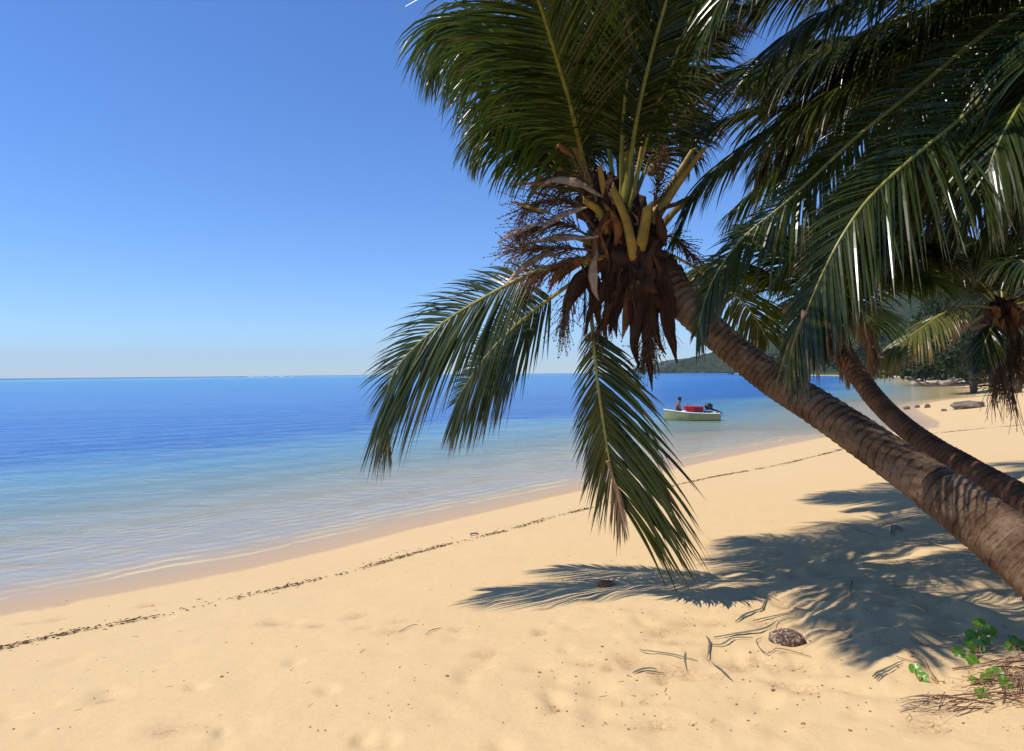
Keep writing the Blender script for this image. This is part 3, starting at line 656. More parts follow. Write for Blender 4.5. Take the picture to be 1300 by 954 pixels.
top = [((1420, -60, 5.3), (1300, -90, 4.9), (1150, -100, 4.6), (1010, -70, 4.4), (935, -20, 4.35), (892, 45, 4.3)),
       ((1420, -60, 5.4), (1300, -30, 5.5), (1150, 20, 5.6), (1040, 70, 5.7), (950, 88, 5.8), (905, 98, 5.85), (882, 122, 5.9)),
       ((1420, -60, 5.5), (1290, 0, 5.8), (1150, 70, 6.1), (1040, 125, 6.3), (960, 140, 6.5), (905, 158, 6.6)),
       ((1420, -60, 5.4), (1300, 0, 5.5), (1160, 60, 5.6), (1050, 120, 5.7), (960, 175, 5.8), (895, 230, 5.9), (862, 290, 5.95)),
       ((1420, -60, 5.2), (1300, -60, 5.0), (1180, -40, 4.9), (1080, 0, 4.8), (1010, 40, 4.75), (960, 90, 4.7)),
       ((1420, -60, 5.5), (1300, 20, 6.0), (1200, 110, 6.5), (1110, 200, 7.0), (1040, 280, 7.4), (990, 350, 7.6)),
       ((1420, -60, 5.4), (1340, 30, 5.7), (1270, 110, 6.0), (1210, 180, 6.3), (1160, 260, 6.5), (1135, 310, 6.6)),
       ((1420, -60, 5.1), (1370, 20, 4.6), (1330, 80, 4.3), (1290, 140, 4.1), (1260, 200, 4.0), (1250, 250, 4.0)),
       ((1420, -60, 5.3), (1380, 50, 5.5), (1330, 150, 5.8), (1290, 220, 6.0), (1262, 280, 6.1), (1250, 310, 6.1)),
       ((1420, -60, 5.4), (1250, -80, 5.8), (1100, -60, 6.2), (980, -10, 6.6), (920, 40, 6.8)),
       ((1420, -60, 5.4), (1300, -20, 5.9), (1200, 40, 6.4), (1100, 90, 7.0), (1000, 200, 7.6), (930, 270, 7.9)),
       ((1420, -60, 5.5), (1360, 40, 6.0), (1290, 110, 6.5), (1200, 160, 7.2), (1110, 220, 7.7), (1070, 270, 8.0)),
       ((1420, -60, 5.4), (1370, 60, 6.0), (1340, 160, 6.6), (1320, 230, 7.0), (1305, 290, 7.2))]
for i, pp in enumerate(top):
    frond(pts=RP(*pp), L=.82 if i != 3 else .76, n=100, up=(-.05, -.15, 1), droop=.85, s0=.12, seed=210+i, lmat='leaf_green' if i in (5, 10) else 'leaf', wid=.026, **K)
rg = random.Random(99)
for i in range(34):
    pp = top[rg.choice([1, 2, 3, 5, 6, 7, 8, 9, 10, 11, 12])]; sx = rg.uniform(.55, 1.0) if True else 1; k = rg.uniform(1.08, 1.45)
    a0, b0, y0 = pp[0]; jy = rg.uniform(-90, 20)
    q = [(a0+(a-a0)*sx, b_+jy*(j/len(pp)), y0+(Y-y0)*k+rg.uniform(.2, 1.6)*j/len(pp)) for j, (a, b_, Y) in enumerate(pp)]
    frond(pts=RP(*q), L=.72, n=72, up=(-.05, -.15, 1), droop=.8, s0=.12, seed=400+i, lmat='leaf', wid=.034, **K)
rg = random.Random(77)
for i in range(9):
    az = i*2.4+rg.uniform(-.3, .3); el = [1.3, .95, .6][i % 3]+rg.uniform(-.1, .1)
    frond(pts=arc_pts(C4, az, el, rg.uniform(3.0, 3.8), .85), L=.9, n=62, droop=.7, s0=.18, seed=240+i, wid=.036, **K)  # extra crown fronds, mostly out of view, added to block the sun

# ---------------- palm 3 : farther crown at the right edge with dry strands
C3 = P(1272, 392, 11.6)
b3 = Vector((C3.x+2.6, C3.y-1.0, 0)); b3.z = GZ(b3.x, b3.y)
p3 = empty('palm_tree', b3, 'farther low coconut palm at right edge with orange sheaths and long dry hanging strands', 'palm tree', 'coconut palms leaning over the beach')
trunk(p3, [C3, C3.lerp(b3, .3)+Vector((.3, 0, .12)), C3.lerp(b3, .7)+Vector((.3, 0, 0)), b3+Vector((0, 0, -.3))], lambda s: .15+.05*s*s, M['trunk2'], seed=12)
mb = MB()
for i in range(4): blob(mb, P(1270+rg.uniform(-6, 6), 395+i*8, 11.55), (.22, .22, .22), seed=41+i, amp=.5, fr=2.5)
mb.build('crown_fibre', M['sheath'], p3)
frond(p3, RP((1265, 392, 11.5), (1235, 388, 11.3), (1205, 394, 11.1), (1165, 420, 10.9), (1130, 446, 10.8), (1110, 466, 10.8)), L=.7, n=64, droop=1.1, s0=.3, seed=301, lmat='leaf_yellow', wid=.04, angs=(70, 15))
frond(p3, RP((1268, 400, 11.4), (1258, 418, 11.1), (1250, 438, 11.0), (1247, 460, 10.95)), L=.48, n=50, droop=1.1, s0=.3, seed=302, lmat='leaf', wid=.035, up=(-.5, -.6, .4))
for i in range(14):
    az = i*2.4+rg.uniform(-.3, .3); el = [1.2, .8, .45][i % 3]+rg.uniform(-.1, .1)
    frond(pts=arc_pts(C3, az, el, rg.uniform(2.6, 3.3), .9), L=.9, n=60, droop=.85, s0=.2, seed=310+i, wid=.036, parent=p3)
for i, (x0, x1, y1) in enumerate([(1262, 1262, 512), (1268, 1275, 505), (1276, 1287, 522), (1258, 1250, 470), (1282, 1292, 480), (1270, 1269, 490), (1290, 1300, 460)]):
    broom(p3, RP((x0, 410, 11.3), ((x0+x1)/2, (410+y1)/2, 11.1), (x1, y1-14, 11.0)), 80, .55, M['leaf_dead' if i % 2 else 'flower'], seed=50+i, spread=.22, droop=.9, beads=False, r=.006, name='dry_strand', s0=.15)
for i, (pp, w_) in enumerate([(((1250, 400), (1230, 412), (1212, 430), (1205, 447)), .13), (((1255, 412), (1240, 416), (1232, 420)), .08), (((1262, 388), (1268, 396), (1262, 402)), .14), (((1262, 404), (1268, 414), (1266, 424)), .11), (((1275, 405), (1272, 416), (1276, 424)), .12), (((1258, 415), (1263, 428), (1258, 440)), .10), (((1285, 390), (1292, 400), (1290, 412)), .12)]):
    flap(p3, 'flower_bract', [P(a, b_, 11.2) for a, b_ in pp], w_, M['bract' if i < 2 else 'sheath_orange'], seed=i+70, belly=.4, cup=.6)

# ------------------------------------------------------------------ distant broadleaf trees
M['foliage'] = []
for i, (a, b_) in enumerate([((.010, .020, .004), (.032, .050, .009)), ((.016, .030, .006), (.050, .075, .013)), ((.008, .016, .004), (.024, .040, .009)), ((.04, .07, .015), (.11, .15, .03))]):
    M['foliage'].append(leaf_mat('foliage_%d' % i, a, b_, b_, rough=.6, transl=.25, tip_start=2))
def tree(loc, h, rx, ry, nleaf, leaf, seed, mi, label, name='broadleaf_tree', cat='tree', group=None, low=.15, trunk_h=.35):
    rg = np.random.RandomState(seed); loc = Vector(loc)
    t = empty(name, loc, label, cat, group)
    K_ = 13; cen = []
    for i in range(K_):
        a = rg.rand()*6.283; q = math.sqrt(rg.rand())*.72
        zz = low+(1-low)*(rg.rand()*.8+.1); sc = 1-.55*max(0, zz-.45)
        cen.append((rx*q*math.cos(a)*sc, ry*q*math.sin(a)*sc, h*zz, .26+.18*rg.rand()))
    V = []; k = nleaf; idx = rg.randint(0, K_, k); c = np.array(cen)[idx]
    d = rg.normal(size=(k, 3)); d /= np.linalg.norm(d, axis=1)[:, None]
    rad = c[:, 3]*(.55+.5*rg.rand(k)**.6)
    sub = 1+.35*np.sin(d[:, 0]*7+c[:, 0])*np.sin(d[:, 1]*6+c[:, 1])*np.sin(d[:, 2]*7)
    pos = c[:, :3]+d*(rad*sub)[:, None]*np.array([rx, ry, h*.62])
    pos[:, 2] = np.maximum(pos[:, 2], h*.02)
    nrm = d*.6+rg.normal(size=(k, 3))*.6+np.array([0, 0, .4]); nrm /= np.linalg.norm(nrm, axis=1)[:, None]
    u = np.cross(nrm, rg.normal(size=(k, 3))); u /= np.linalg.norm(u, axis=1)[:, None]; v = np.cross(nrm, u)
    s = leaf*(.6+.8*rg.rand(k))[:, None]
    Q = np.stack([pos-u*s, pos-v*s*.5, pos+u*s, pos+v*s*.5], 1).reshape(-1, 3)
    F = np.arange(k*4).reshape(-1, 4)
    o = fast_mesh('crown', Q, F, M['foliage'][mi], {'shade': np.repeat(rg.rand(k)*.7+.3*rg.rand(K_)[idx], 4), 'along': np.zeros(k*4)}, smooth=False); o.parent = t
    mb = MB()
    for i in range(5):
        cx = Vector(cen[i][:3]); b0 = Vector((0, 0, 0)); pth, _ = spline([b0, Vector((cx.x*.25, cx.y*.25, cx.z*.5)), cx], 8)
        tube(mb, [q+loc for q in pth], lambda s: h*(.022*(1-s)+.005), 6)
    mb.build('trunk', M['bark'], t)
    return t
def gp(px, Y): p = P(px, 480, Y); p.z = GZ(p.x, p.y)-.05; return p
# near thicket at the end of the beach
thick = [(1172, 128, 9.0, 7.0, 1, 'rounded dark shrub tree overhanging the water at the seaward end of the thicket'),
         (1200, 120, 12.5, 7.5, 2, 'dense dark tree just right of the rounded shrub tree, above the driftwood'),
         (1232, 112, 14.5, 8, 0, 'tall dark tree behind the hanging dry strands, in the middle of the thicket'),
         (1262, 100, 14, 7, 2, 'dark tree behind the low palm crown in the beach thicket'),
         (1298, 90, 13, 7, 0, 'dark tree at the right edge, closest to the sand'),
         (1345, 80, 12, 8, 1, 'dark tree just outside the right edge of the view'),
         (1216, 146, 17, 9, 0, 'tallest tree standing back behind the thicket'),
         (1188, 165, 15, 9, 3, 'lighter green tree standing back between hill and thicket'),
         (1236, 78, 12, 7, 2, 'dark tree with low branches just beyond the flat boulder'),
         (1290, 62, 13.5, 7.5, 2, 'nearest dark spreading tree, directly behind the low palm crown'),
         (1146, 220, 10, 8, 3, 'light green bush beside the white house')]
for i, (px, Y, h, r_, mi, lab) in enumerate(thick):
    tree(gp(px, Y), h, r_, r_, 9000 if Y < 150 else 5000, .30*Y/100, 400+i, mi, lab, group='trees of the thicket at the end of the beach')
far = [(985, 520, 14, 13, 'leftmost low tree on the far point'), (1004, 500, 17, 13, 'second tree from the left on the far point'), (1024, 480, 22, 15, 'taller dark tree on the far point, left of the second palm trunk'),
       (1046, 460, 19, 14, 'rounded tree on the far point behind the second palm crown'), (1068, 440, 21, 14, 'dark tree on the far point just right of the second palm trunk'), (1090, 430, 19, 13, 'tree on the far point left of the house'),
       (1108, 425, 24, 14, 'tall tree directly behind the white house on the far point'), (1126, 400, 16, 11, 'tree with yellowish leaves above the red roof'), (1148, 380, 20, 13, 'tree just right of the red roof on the far point'), (1172, 330, 22, 14, 'biggest tree at the right end of the far point')]
for i, (px, Y, h, r_, lab) in enumerate(far):
    tree(gp(px, Y), h, r_, r_*.8, 3500, 1.0, 500+i, [0, 1, 2, 0, 1, 3][i % 6], lab, group='trees on the far point')

# house, jetty wall
q = P(1131, 472, 345); q.z = GZ(q.x, q.y)
hs_ = empty('house', q, 'small white house with a red roof on the far shore across the bay', 'house')
mb = MB(); box(mb, q+Vector((0, 0, 1.6)), (5.2, 4, 3.2)); mb.build('wall', M['wall'], hs_, smooth=False)
mb = MB(); z0 = 3.2
mb.add([tuple(q+Vector(v)) for v in ((-3, -2.6, z0), (3, -2.6, z0), (3, 2.6, z0), (-3, 2.6, z0), (-2, 0, z0+1.7), (2, 0, z0+1.7))], [(0, 1, 5, 4), (1, 2, 5), (2, 3, 4, 5), (3, 0, 4), (0, 3, 2, 1)])
mb.build('roof', M['roof'], hs_, smooth=False)
for dx in (-1.4, 1.4): mb = MB(); box(mb, q+Vector((dx, -2.02, 1.8)), (.9, .08, 1.0)); mb.build('window', M['glass'], hs_, smooth=False)
mb = MB(); box(mb, q+Vector((0, -2.02, 1.1)), (.9, .09, 2.0)); mb.build('door', M['bark'], hs_, smooth=False)
q2 = P(1146, 475, 325); q2.z = GZ(q2.x, q2.y)
mb = MB(); box(mb, q2+Vector((0, 0, .6)), (8.5, 1.2, 1.5)); o = mb.build('terrace_wall', M['white'], loc=q2, smooth=False); tag(o, 'low white terrace wall right of the white house', 'wall')
mb = MB()
for k in range(26):
    a = 1098+k*2.6; Yk = 346-k*2.6 if k < 20 else 290
    c0 = P(a, 476.5, Yk); c0.z = .6
    blob(mb, c0, (1.6, 1.2, 1.0+rnd.random()*.3), seed=k, amp=.5, seg=12)
tag(mb.build('shore_wall', M['stone'], loc=P(1130, 477, 335)), 'rough sunlit stone wall along the water in front of the white house', 'wall')

# driftwood
for i, (pp, Y, r_, lab) in enumerate([(((1158, 487.5), (1190, 488.5), (1235, 488)), 118, .38, 'long pale fallen trunk lying along the water under the dark thicket'),
                                 (((1195, 487), (1212, 483.5), (1226, 480)), 114, .42, 'short thick pale log leaning up at the right end of the fallen trunk'),
                                 (((1155, 479), (1166, 486), (1180, 490), (1232, 489.5)), 110, .13, 'thin dark curved branch dipping into the water in front of the pale logs')]):
    pts = [P(a, b_, Y) for a, b_ in pp]; pth, _ = spline(pts, 22); mb = MB()
    pth = [p+Vector((0, 0, .12*mnoise.noise(p*.4))) for p in pth]
    tube(mb, pth, lambda s: r_*(1.1-.5*s), 9)
    for k in (5, 9, 14, 18):
        d = Vector((rnd.uniform(-.6, .6), rnd.uniform(-.4, .4), rnd.uniform(.3, .9)))*rnd.uniform(.9, 1.8); tube(mb, [pth[k], pth[k]+d*.5, pth[k]+d+Vector((.2, 0, .1))], lambda s: r_*.35*(1-s)+.02, 5)
    tag(mb.build('driftwood_log', M['drift'] if i < 2 else M['bark'], loc=pth[0]), lab, 'driftwood', 'driftwood under the thicket')

# ------------------------------------------------------------------ boat with man
bc = plane_hit(877, 534, 0.0); bc.z = 0
bt = empty('motorboat', bc, 'small pale green open boat with a seated man aboard, floating close to the beach', 'boat')
pxm = FPX/bc.y; BL = 68/pxm; rotb = R(-3)
Mz = Matrix.Rotation(rotb, 3, 'Z')
def bl(x, y, z): return bc+Mz @ Vector((x, y, z))
def hull_section(u, inner=0):                 # u 0 bow (left) .. 1 stern
    w_ = .72*min(1, (u/.42)**.62 if u > 0 else 0)*(1-.10*max(0, u-.6)); w_ = max(.02, w_)-inner
    sheer = .42+.22*(1-u)**2.2; keel = -.14+.22*max(0, (.16-u)/.16)**1.5
    x = -BL/2+BL*u; rake = .0
    pts = []
    for k in range(13):
        a = (k/12*2-1); s = math.copysign(abs(math.sin(a*math.pi/2))**.75, a); z = keel+(sheer-keel)*(abs(a)**2.1)+inner*.8*(1-abs(a)**4)
        pts.append((x, max(w_, .005)*s, z))
    return pts
NU = 26
def loft(inner):
    V = []; F = []
    for i in range(NU+1):
        u = i/NU; V += [tuple(bl(*p)) for p in hull_section(u*(1-2*inner*.2)+inner*.2, inner)]
    for i in range(NU):
        for k in range(12): F.append((i*13+k, i*13+k+1, (i+1)*13+k+1, (i+1)*13+k))
    F.append(tuple(NU*13+k for k in range(13))); return V, F
mb = MB(); V, F = loft(0); mb.add(V, F); mb.build('hull', M['hull'], bt)
mb = MB(); V, F = loft(.05); mb.add(V, F); mb.build('inner_hull', M['inner'], bt)
mb = MB()
for e in (0, 12): tube(mb, [bl(*hull_section(i/NU)[e])+Vector((0, 0, .01)) for i in range(NU+1)], .028, 6)
tube(mb, [bl(*hull_section(1)[k]) for k in (0, 12)], .03, 6); mb.build('gunwale', M['white'], bt)
for x, s in ((-.75, .92), (.05, 1.3), (.75, 1.25)): mb = MB(); box(mb, bl(x, 0, .30), (.26, s, .04), rotb); mb.build('seat', M['inner'], bt, smooth=False)
# outboard, tilted up
ob = empty('outboard_motor', bl(BL/2, 0, .4)); ob.parent = bt; ob.location = bl(BL/2, 0, .4)-bc
def obm(name, fn, mm):
    mb = MB(); fn(mb); return mb.build(name, M[mm], ob)
bpy.data.objects.remove(ob)
ocx = BL/2
mb = MB(); blob(mb, bl(ocx-.52, 0, .80), (.24, .17, .20), seed=2, amp=.08, seg=20, rot=rotb); cw = mb.build('motor_cowl', M['black'], bt)
mb = MB(); tube(mb, [bl(ocx-.52, 0, .74), bl(ocx-.25, 0, .60), bl(ocx+.02, 0, .52), bl(ocx+.22, 0, .40)], lambda s: .12-.05*s, 8, .6); box(mb, bl(ocx-.02, 0, .40), (.10, .3, .28), rotb)
tube(mb, [bl(ocx-.62, 0, .62), bl(ocx-.95, .05, .56)], .022, 6)
lg = mb.build('motor_leg', M['black'], bt)
mb = MB()
for k in range(3):
    a = k*2.094; c0 = bl(ocx+.25, 0, .37)
    mb.add([tuple(c0), tuple(c0+Vector((.02, math.cos(a)*.12+math.sin(a)*.04, math.sin(a)*.12-math.cos(a)*.04))), tuple(c0+Vector((-.01, math.cos(a)*.13, math.sin(a)*.13))), tuple(c0+Vector((-.02, math.cos(a)*.12-math.sin(a)*.04, math.sin(a)*.12+math.cos(a)*.04)))], [(0, 1, 2, 3)])
mb.build('propeller', M['metal'], lg)
# red box with its lid, second box in darker red paints the shaded side
rb = MB(); c0 = bl(-.10, .02, .62); box(rb, c0, (.50, .52, .36), rotb); tube(rb, [bl(-.36, -.25, .80), bl(.16, -.25, .80), bl(.16, .29, .80), bl(-.36, .29, .80), bl(-.36, -.25, .80)], .025, 4)
o = rb.build('cool_box', M['red'], loc=c0, smooth=False); tag(o, 'bright red box standing in the boat beside the man', 'box')
lid = MB(); box(lid, bl(-.10, .02, .815), (.54, .56, .05), rotb); lid.build('lid', M['red'], o, smooth=False)
hd = MB(); tube(hd, [bl(-.2, .02, .84), bl(-.2, .02, .93), bl(-.0, .02, .93), bl(-.0, .02, .84)], .014, 5); hd.build('handle', M['black'], o)
rb = MB(); c0 = bl(.42, .02, .60); box(rb, c0, (.50, .50, .34), rotb); tube(rb, [bl(.17, -.24, .77), bl(.67, -.24, .77), bl(.67, .28, .77)], .02, 4)
o = rb.build('crate', M['red_shaded'], loc=c0, smooth=False); tag(o, 'red crate with shade painted in, on the engine side of the bright red box', 'crate')
lid = MB(); box(lid, bl(.42, .02, .79), (.53, .53, .04), rotb); lid.build('lid', M['red'], o, smooth=False)
rb = MB(); blob(rb, bl(-.45, -.40, .50), (.16, .12, .10), seed=5, amp=.4); o = rb.build('white_bag', M['white'], loc=bl(-.45, -.40, .50)); tag(o, 'crumpled white bag on the gunwale in front of the man', 'bag')
rb = MB(); blob(rb, bl(.95, 0, .46), (.25, .3, .08), seed=6, amp=.5); o = rb.build('coiled_rope', M['black'], loc=bl(.95, 0, .46)); tag(o, 'dark heap of rope between the red crate and the motor', 'rope')
def skinfig(name, verts, edges, radii, m, parent=None, loc=None, sub=2, root=0):
    me = bpy.data.meshes.new(name); me.from_pydata([tuple(v) for v in verts], edges, []); o = bpy.data.objects.new(name, me); col.objects.link(o)
    md = o.modifiers.new('s', 'SKIN'); me.skin_vertices.new() if not me.skin_vertices else None
    for i, q in enumerate(radii): me.skin_vertices[0].data[i].radius = (q, q) if np.isscalar(q) else q
    me.skin_vertices[0].data[root].use_root = True
    sb = o.modifiers.new('u', 'SUBSURF'); sb.levels = sub; sb.render_levels = sub
    dg = bpy.context.evaluated_depsgraph_get(); new = bpy.data.meshes.new_from_object(o.evaluated_get(dg)); bpy.data.objects.remove(o)
    off_ = parent_world(parent) if parent else Vector(loc or (0, 0, 0))
    for v in new.vertices: v.co -= off_
    new.materials.clear(); new.materials.append(m); new.polygons.foreach_set('use_smooth', [True]*len(new.polygons))
    o = bpy.data.objects.new(name, new); col.objects.link(o)
    if parent: o.parent = parent
    else: o.location = off_
    return o
mx_ = -.78
J = {'pel': (mx_, 0, .42), 'wai': (mx_-.01, 0, .58), 'che': (mx_+.05, 0, .78), 'nkb': (mx_+.10, 0, .93), 'nk': (mx_+.12, 0, .99), 'h1': (mx_+.15, 0, 1.06), 'h2': (mx_+.155, 0, 1.14),
     'sl': (mx_+.07, .17, .88), 'sr': (mx_+.07, -.17, .88), 'el': (mx_+.12, .24, .64), 'er': (mx_+.12, -.24, .64), 'wl': (mx_+.33, .16, .52), 'wr': (mx_+.33, -.18, .52), 'hl': (mx_+.41, .12, .51), 'hr': (mx_+.41, -.14, .51),
     'tl': (mx_+.05, .10, .42), 'tr': (mx_+.05, -.10, .42), 'kl': (mx_+.46, .15, .50), 'kr': (mx_+.46, -.16, .50), 'al': (mx_+.55, .14, .16), 'ar': (mx_+.55, -.15, .16), 'fl': (mx_+.72, .14, .12), 'fr': (mx_+.72, -.15, .12)}
J = {k: (mx_+(x-mx_)*1.16, y*1.16, .40+(z-.42)*1.18) for k, (x, y, z) in J.items()}
nm = list(J); E = [('pel', 'wai'), ('wai', 'che'), ('che', 'nkb'), ('nkb', 'nk'), ('nk', 'h1'), ('h1', 'h2'), ('che', 'sl'), ('che', 'sr'), ('sl', 'el'), ('sr', 'er'), ('el', 'wl'), ('er', 'wr'), ('wl', 'hl'), ('wr', 'hr'),
     ('pel', 'tl'), ('pel', 'tr'), ('tl', 'kl'), ('tr', 'kr'), ('kl', 'al'), ('kr', 'ar'), ('al', 'fl'), ('ar', 'fr')]
Rr = {'pel': .14, 'wai': .13, 'che': .145, 'nkb': .08, 'nk': .052, 'h1': .082, 'h2': .088, 'sl': .062, 'sr': .062, 'el': .042, 'er': .042, 'wl': .03, 'wr': .03, 'hl': .036, 'hr': .036, 'tl': .10, 'tr': .10, 'kl': .06, 'kr': .06, 'al': .04, 'ar': .04, 'fl': .04, 'fr': .04}
pm = skinfig('person', [bl(*J[k]) for k in nm], [(nm.index(a), nm.index(b_)) for a, b_ in E], [Rr[k]*1.16 for k in nm], M['skin'], loc=bl(*J['pel']))
tag(pm, 'person sitting bare-chested in dark shorts in the boat, facing the red box', 'person')
mb = MB(); hc = bl(mx_+.168, 0, .40+(1.135-.42)*1.18); blob(mb, hc+Vector((-.015, 0, .025)), (.112, .106, .114), amp=.05, seg=18); mb.build('hair', M['hair'], pm)
skinfig('shorts', [bl(*J[k]) for k in ('pel', 'tl', 'tr', 'kl', 'kr')]+[], [(0, 1), (0, 2), (1, 3), (2, 4)], [.18, .134, .134, .093, .093], M['shorts'], parent=pm)
mb = MB()
for s in (-1, 1):
    hp = bl(J['hl'][0], J['hl'][1] if s > 0 else J['hr'][1], .51-.0)
    hp.z = bl(*J['hl']).z
    for k in range(5):
        a = (k-2)*.25; l = (.06, .075, .08, .075, .055)[k]; tube(mb, [hp+Vector((.01, (k-2)*.018, 0)), hp+Vector((.03+l*.5, (k-2)*.02, -.005)), hp+Vector((.03+l, (k-2)*.022, -.03))], .009, 5)
mb.build('finger', M['skin'], pm)
# tiny far boat
fb = plane_hit(928, 475.6, 0)
mb = MB(); V = []; s_ = fb.y*7.5/FPX/2
for i in range(9):
    u = i/8*2-1; wd = s_*.22*(1-u*u)**.5+.05
    V += [tuple(fb+Vector((u*s_, -wd, .9+.4*u*u))), tuple(fb+Vector((u*s_, 0, -.2))), tuple(fb+Vector((u*s_, wd, .9+.4*u*u)))]
F = []
for i in range(8):
    for k in (0, 1): F.append((i*3+k, i*3+k+1, i*3+k+4, i*3+k+3))
    F.append((i*3, i*3+3, i*3+5, i*3+2))
fbo = empty('fishing_boat', fb, 'tiny dark boat far across the bay beside the big leaning trunk', 'boat')
mb.add(V, F); mb.build('hull', M['black'], fbo); mb = MB(); box(mb, fb+Vector((s_*.15, 0, 1.5)), (s_*.5, s_*.25, 1.0)); mb.build('cabin', M['metal'], fbo, smooth=False)
# surf on the reef
mb = MB()
for k in range(16):
    px = 318+k*3.6+rnd.uniform(-2, 2); q = P(px, 478.6, 1700+rnd.uniform(-60, 60)); q.z = 0
    if rnd.random() < .65: blob(mb, q, (rnd.uniform(3, 9), 2, rnd.uniform(.4, 1.0)), seed=k, amp=.6, seg=12, flatbottom=-.2)
tag(mb.build('surf_foam', M['foam']), 'thin white line of surf breaking on the reef near the horizon', 'surf', kind='stuff')

# ------------------------------------------------------------------ things on the sand
def stone(px, py, wpx, hpx, m, label, seed, name='rock', group=None, amp=.25, rot=0):
    p = G(px, py); s = wpx*p.y/FPX/2; hh = hpx*p.y/FPX
    mb = MB(); blob(mb, p+Vector((0, s*.3, hh*.28)), (s, s*.7, hh*.72), seed=seed, amp=amp, seg=40, fr=1.6, rot=rot)
    o = mb.build(name, m, loc=p); tag(o, label, 'rock', group); return o
m, nt, out = mat('coral_rock'); n = N(nt); co = n.coord()
c = n.ramp(n.noise(co, 60, 4, .7), [(.4, (.05, .025, .012)), (.52, (.20, .12, .07)), (.64, (.62, .50, .36))])
b = n('Bump', {'Strength': 1, 'Distance': .015, 'Height': n.noise(co, 55, 5, .7)})
n.put(out.inputs[0], n('BsdfPrincipled', {'Base Color': c, 'Roughness': .9, 'Normal': b.outputs[0]})); M['coral'] = m
stone(1001, 816, 45, 17, M['coral'], 'speckled brown and white coral rock lying alone on the foreground sand', 3, rot=R(-12), amp=.12)
stone(1234, 518, 40, 9, M['boulder'], 'wide flat brown boulder on the sand near the far thicket', 4)
stone(1152, 520, 8, 4.5, M['boulder'], 'small dark rock at the waterline, leftmost of the row near the inlet', 5, group='small rocks by the inlet')
stone(1165, 518, 6, 4, M['boulder'], 'small dark rock at the waterline, in the middle of the row near the inlet', 6, group='small rocks by the inlet')
stone(1178, 518, 7, 5.5, M['boulder'], 'small reddish rock on dry sand, rightmost of the row near the inlet', 7, group='small rocks by the inlet')
stone(1199, 522, 7, 3, M['boulder'], 'small low rock left of the flat boulder', 8, group='small rocks by the inlet')
# husk in the frond shadow
p = G(768, 743); mb = MB(); blob(mb, p+Vector((0, 0, .02)), (.065, .05, .035), seed=9, amp=.7, fr=3)
for k in range(60):
    a = rnd.uniform(0, 6.28); d = Vector((math.cos(a), math.sin(a), rnd.uniform(0, .7))); tube(mb, [p+d*.04, p+d*rnd.uniform(.07, .12)+Vector((0, 0, -.005))], .0022, 3)
tag(mb.build('coconut_husk', M['twig'], loc=p), 'tuft of brown husk lying in the frond shadow', 'husk')
# bit of litter on the seaweed line
p = G(602, 681); mb = MB(); box(mb, p+Vector((0, 0, .03)), (.12, .05, .012), .3); box(mb, p+Vector((-.05, 0, .012)), (.012, .04, .04)); box(mb, p+Vector((.05, 0, .012)), (.012, .04, .04))
tag(mb.build('plastic_scrap', M['metal'], loc=p, smooth=False), 'small grey scrap of plastic on the seaweed line', 'litter')

def strip(px, w_, label, m='strip', lift=.01, name='fallen_leaflet'):
    pts = [G(a, b_, lift) for a, b_ in px]
    for k in range(1, len(pts)-1): pts[k].z += .006
    pth, L = spline(pts, 18); mb = MB(); V = []; F = []; fr = frames(pth, Vector((0, -.25, 1)))
    for i, (p, (t, u, s)) in enumerate(zip(pth, fr)):
        x = i/18; ww = w_*.5*(min(1, .35+3*x))*(1-x**2.5*.9); p = p.copy(); p.z = max(p.z, GZ(p.x, p.y)+.012)
        V += [p+s*ww+u*ww*.25, p, p-s*ww+u*ww*.25, p-u*.004]
    for i in range(18):
        for k in range(4): F.append((i*4+k, i*4+(k+1) % 4, i*4+4+(k+1) % 4, i*4+4+k))
    mb.add([tuple(v) for v in V], F); return tag(mb.build(name, M[m], loc=pts[0], smooth=False), label, 'leaf', 'fallen palm leaflets on the sand')
LF = [([(906, 808), (953, 803), (974, 798), (988, 785)], .022, 'longest grey green leaflet, lying just left of the speckled rock'),
      ([(902, 821), (917, 821), (932, 812), (956, 808)], .017, 'short leaflet bent upwards, just below the longest leaflet left of the rock'),
      ([(897, 807), (901, 820), (898, 838)], .018, 'upright leaflet standing across the left ends of two others'),
      ([(812, 826), (857, 837), (886, 841)], .014, 'thin straight leaflet slanting down, left of the upright one'),
      ([(803, 857), (822, 853), (834, 850)], .020, 'short leaflet near the bottom, below the thin straight one'),
      ([(818, 856), (844, 853)], .012, 'very short leaflet overlapping the bottom short one'),
      ([(905, 843), (917, 853), (930, 866)], .016, 'dark green leaflet slanting steeply at the bottom edge'),
      ([(934, 791), (948, 780), (968, 771), (974, 756)], .024, 'split leaflet at the edge of the shade above the rock'),
      ([(956, 786), (982, 782), (1000, 777)], .016, 'leaflet with a dark thick end directly above the rock'),
      ([(967, 810), (960, 819), (967, 830), (978, 833), (986, 826), (1006, 828), (1030, 836)], .008, 'thin curled strand looping below the speckled rock'),
      ([(1108, 865), (1123, 852), (1147, 842)], .020, 'arched leaflet pair left of the round green leaves'),
      ([(1113, 868), (1130, 855), (1146, 845)], .013, 'narrow leaflet lying right under the arched one'),
      ([(870, 832), (869, 842), (872, 850)], .008, 'tiny upright twig-like leaflet across the thin straight one'),
      ([(560, 797), (548, 801), (540, 807)], .010, 'small dark leaflet far left on open sand'),
      ([(506, 801), (522, 795), (530, 793)], .010, 'small curved leaflet on the open sand at the left')]
for px, w_, lab in LF: strip(px, w_, lab)
strip([(1044, 734), (1066, 735), (1090, 731)], .035, 'pale leaflet shining in the middle of the dark shade', 'strip_pale')
strip([(1078, 672), (1100, 676), (1120, 683)], .018, 'pale thin leaflet at the upper edge of the shade', 'strip_pale')
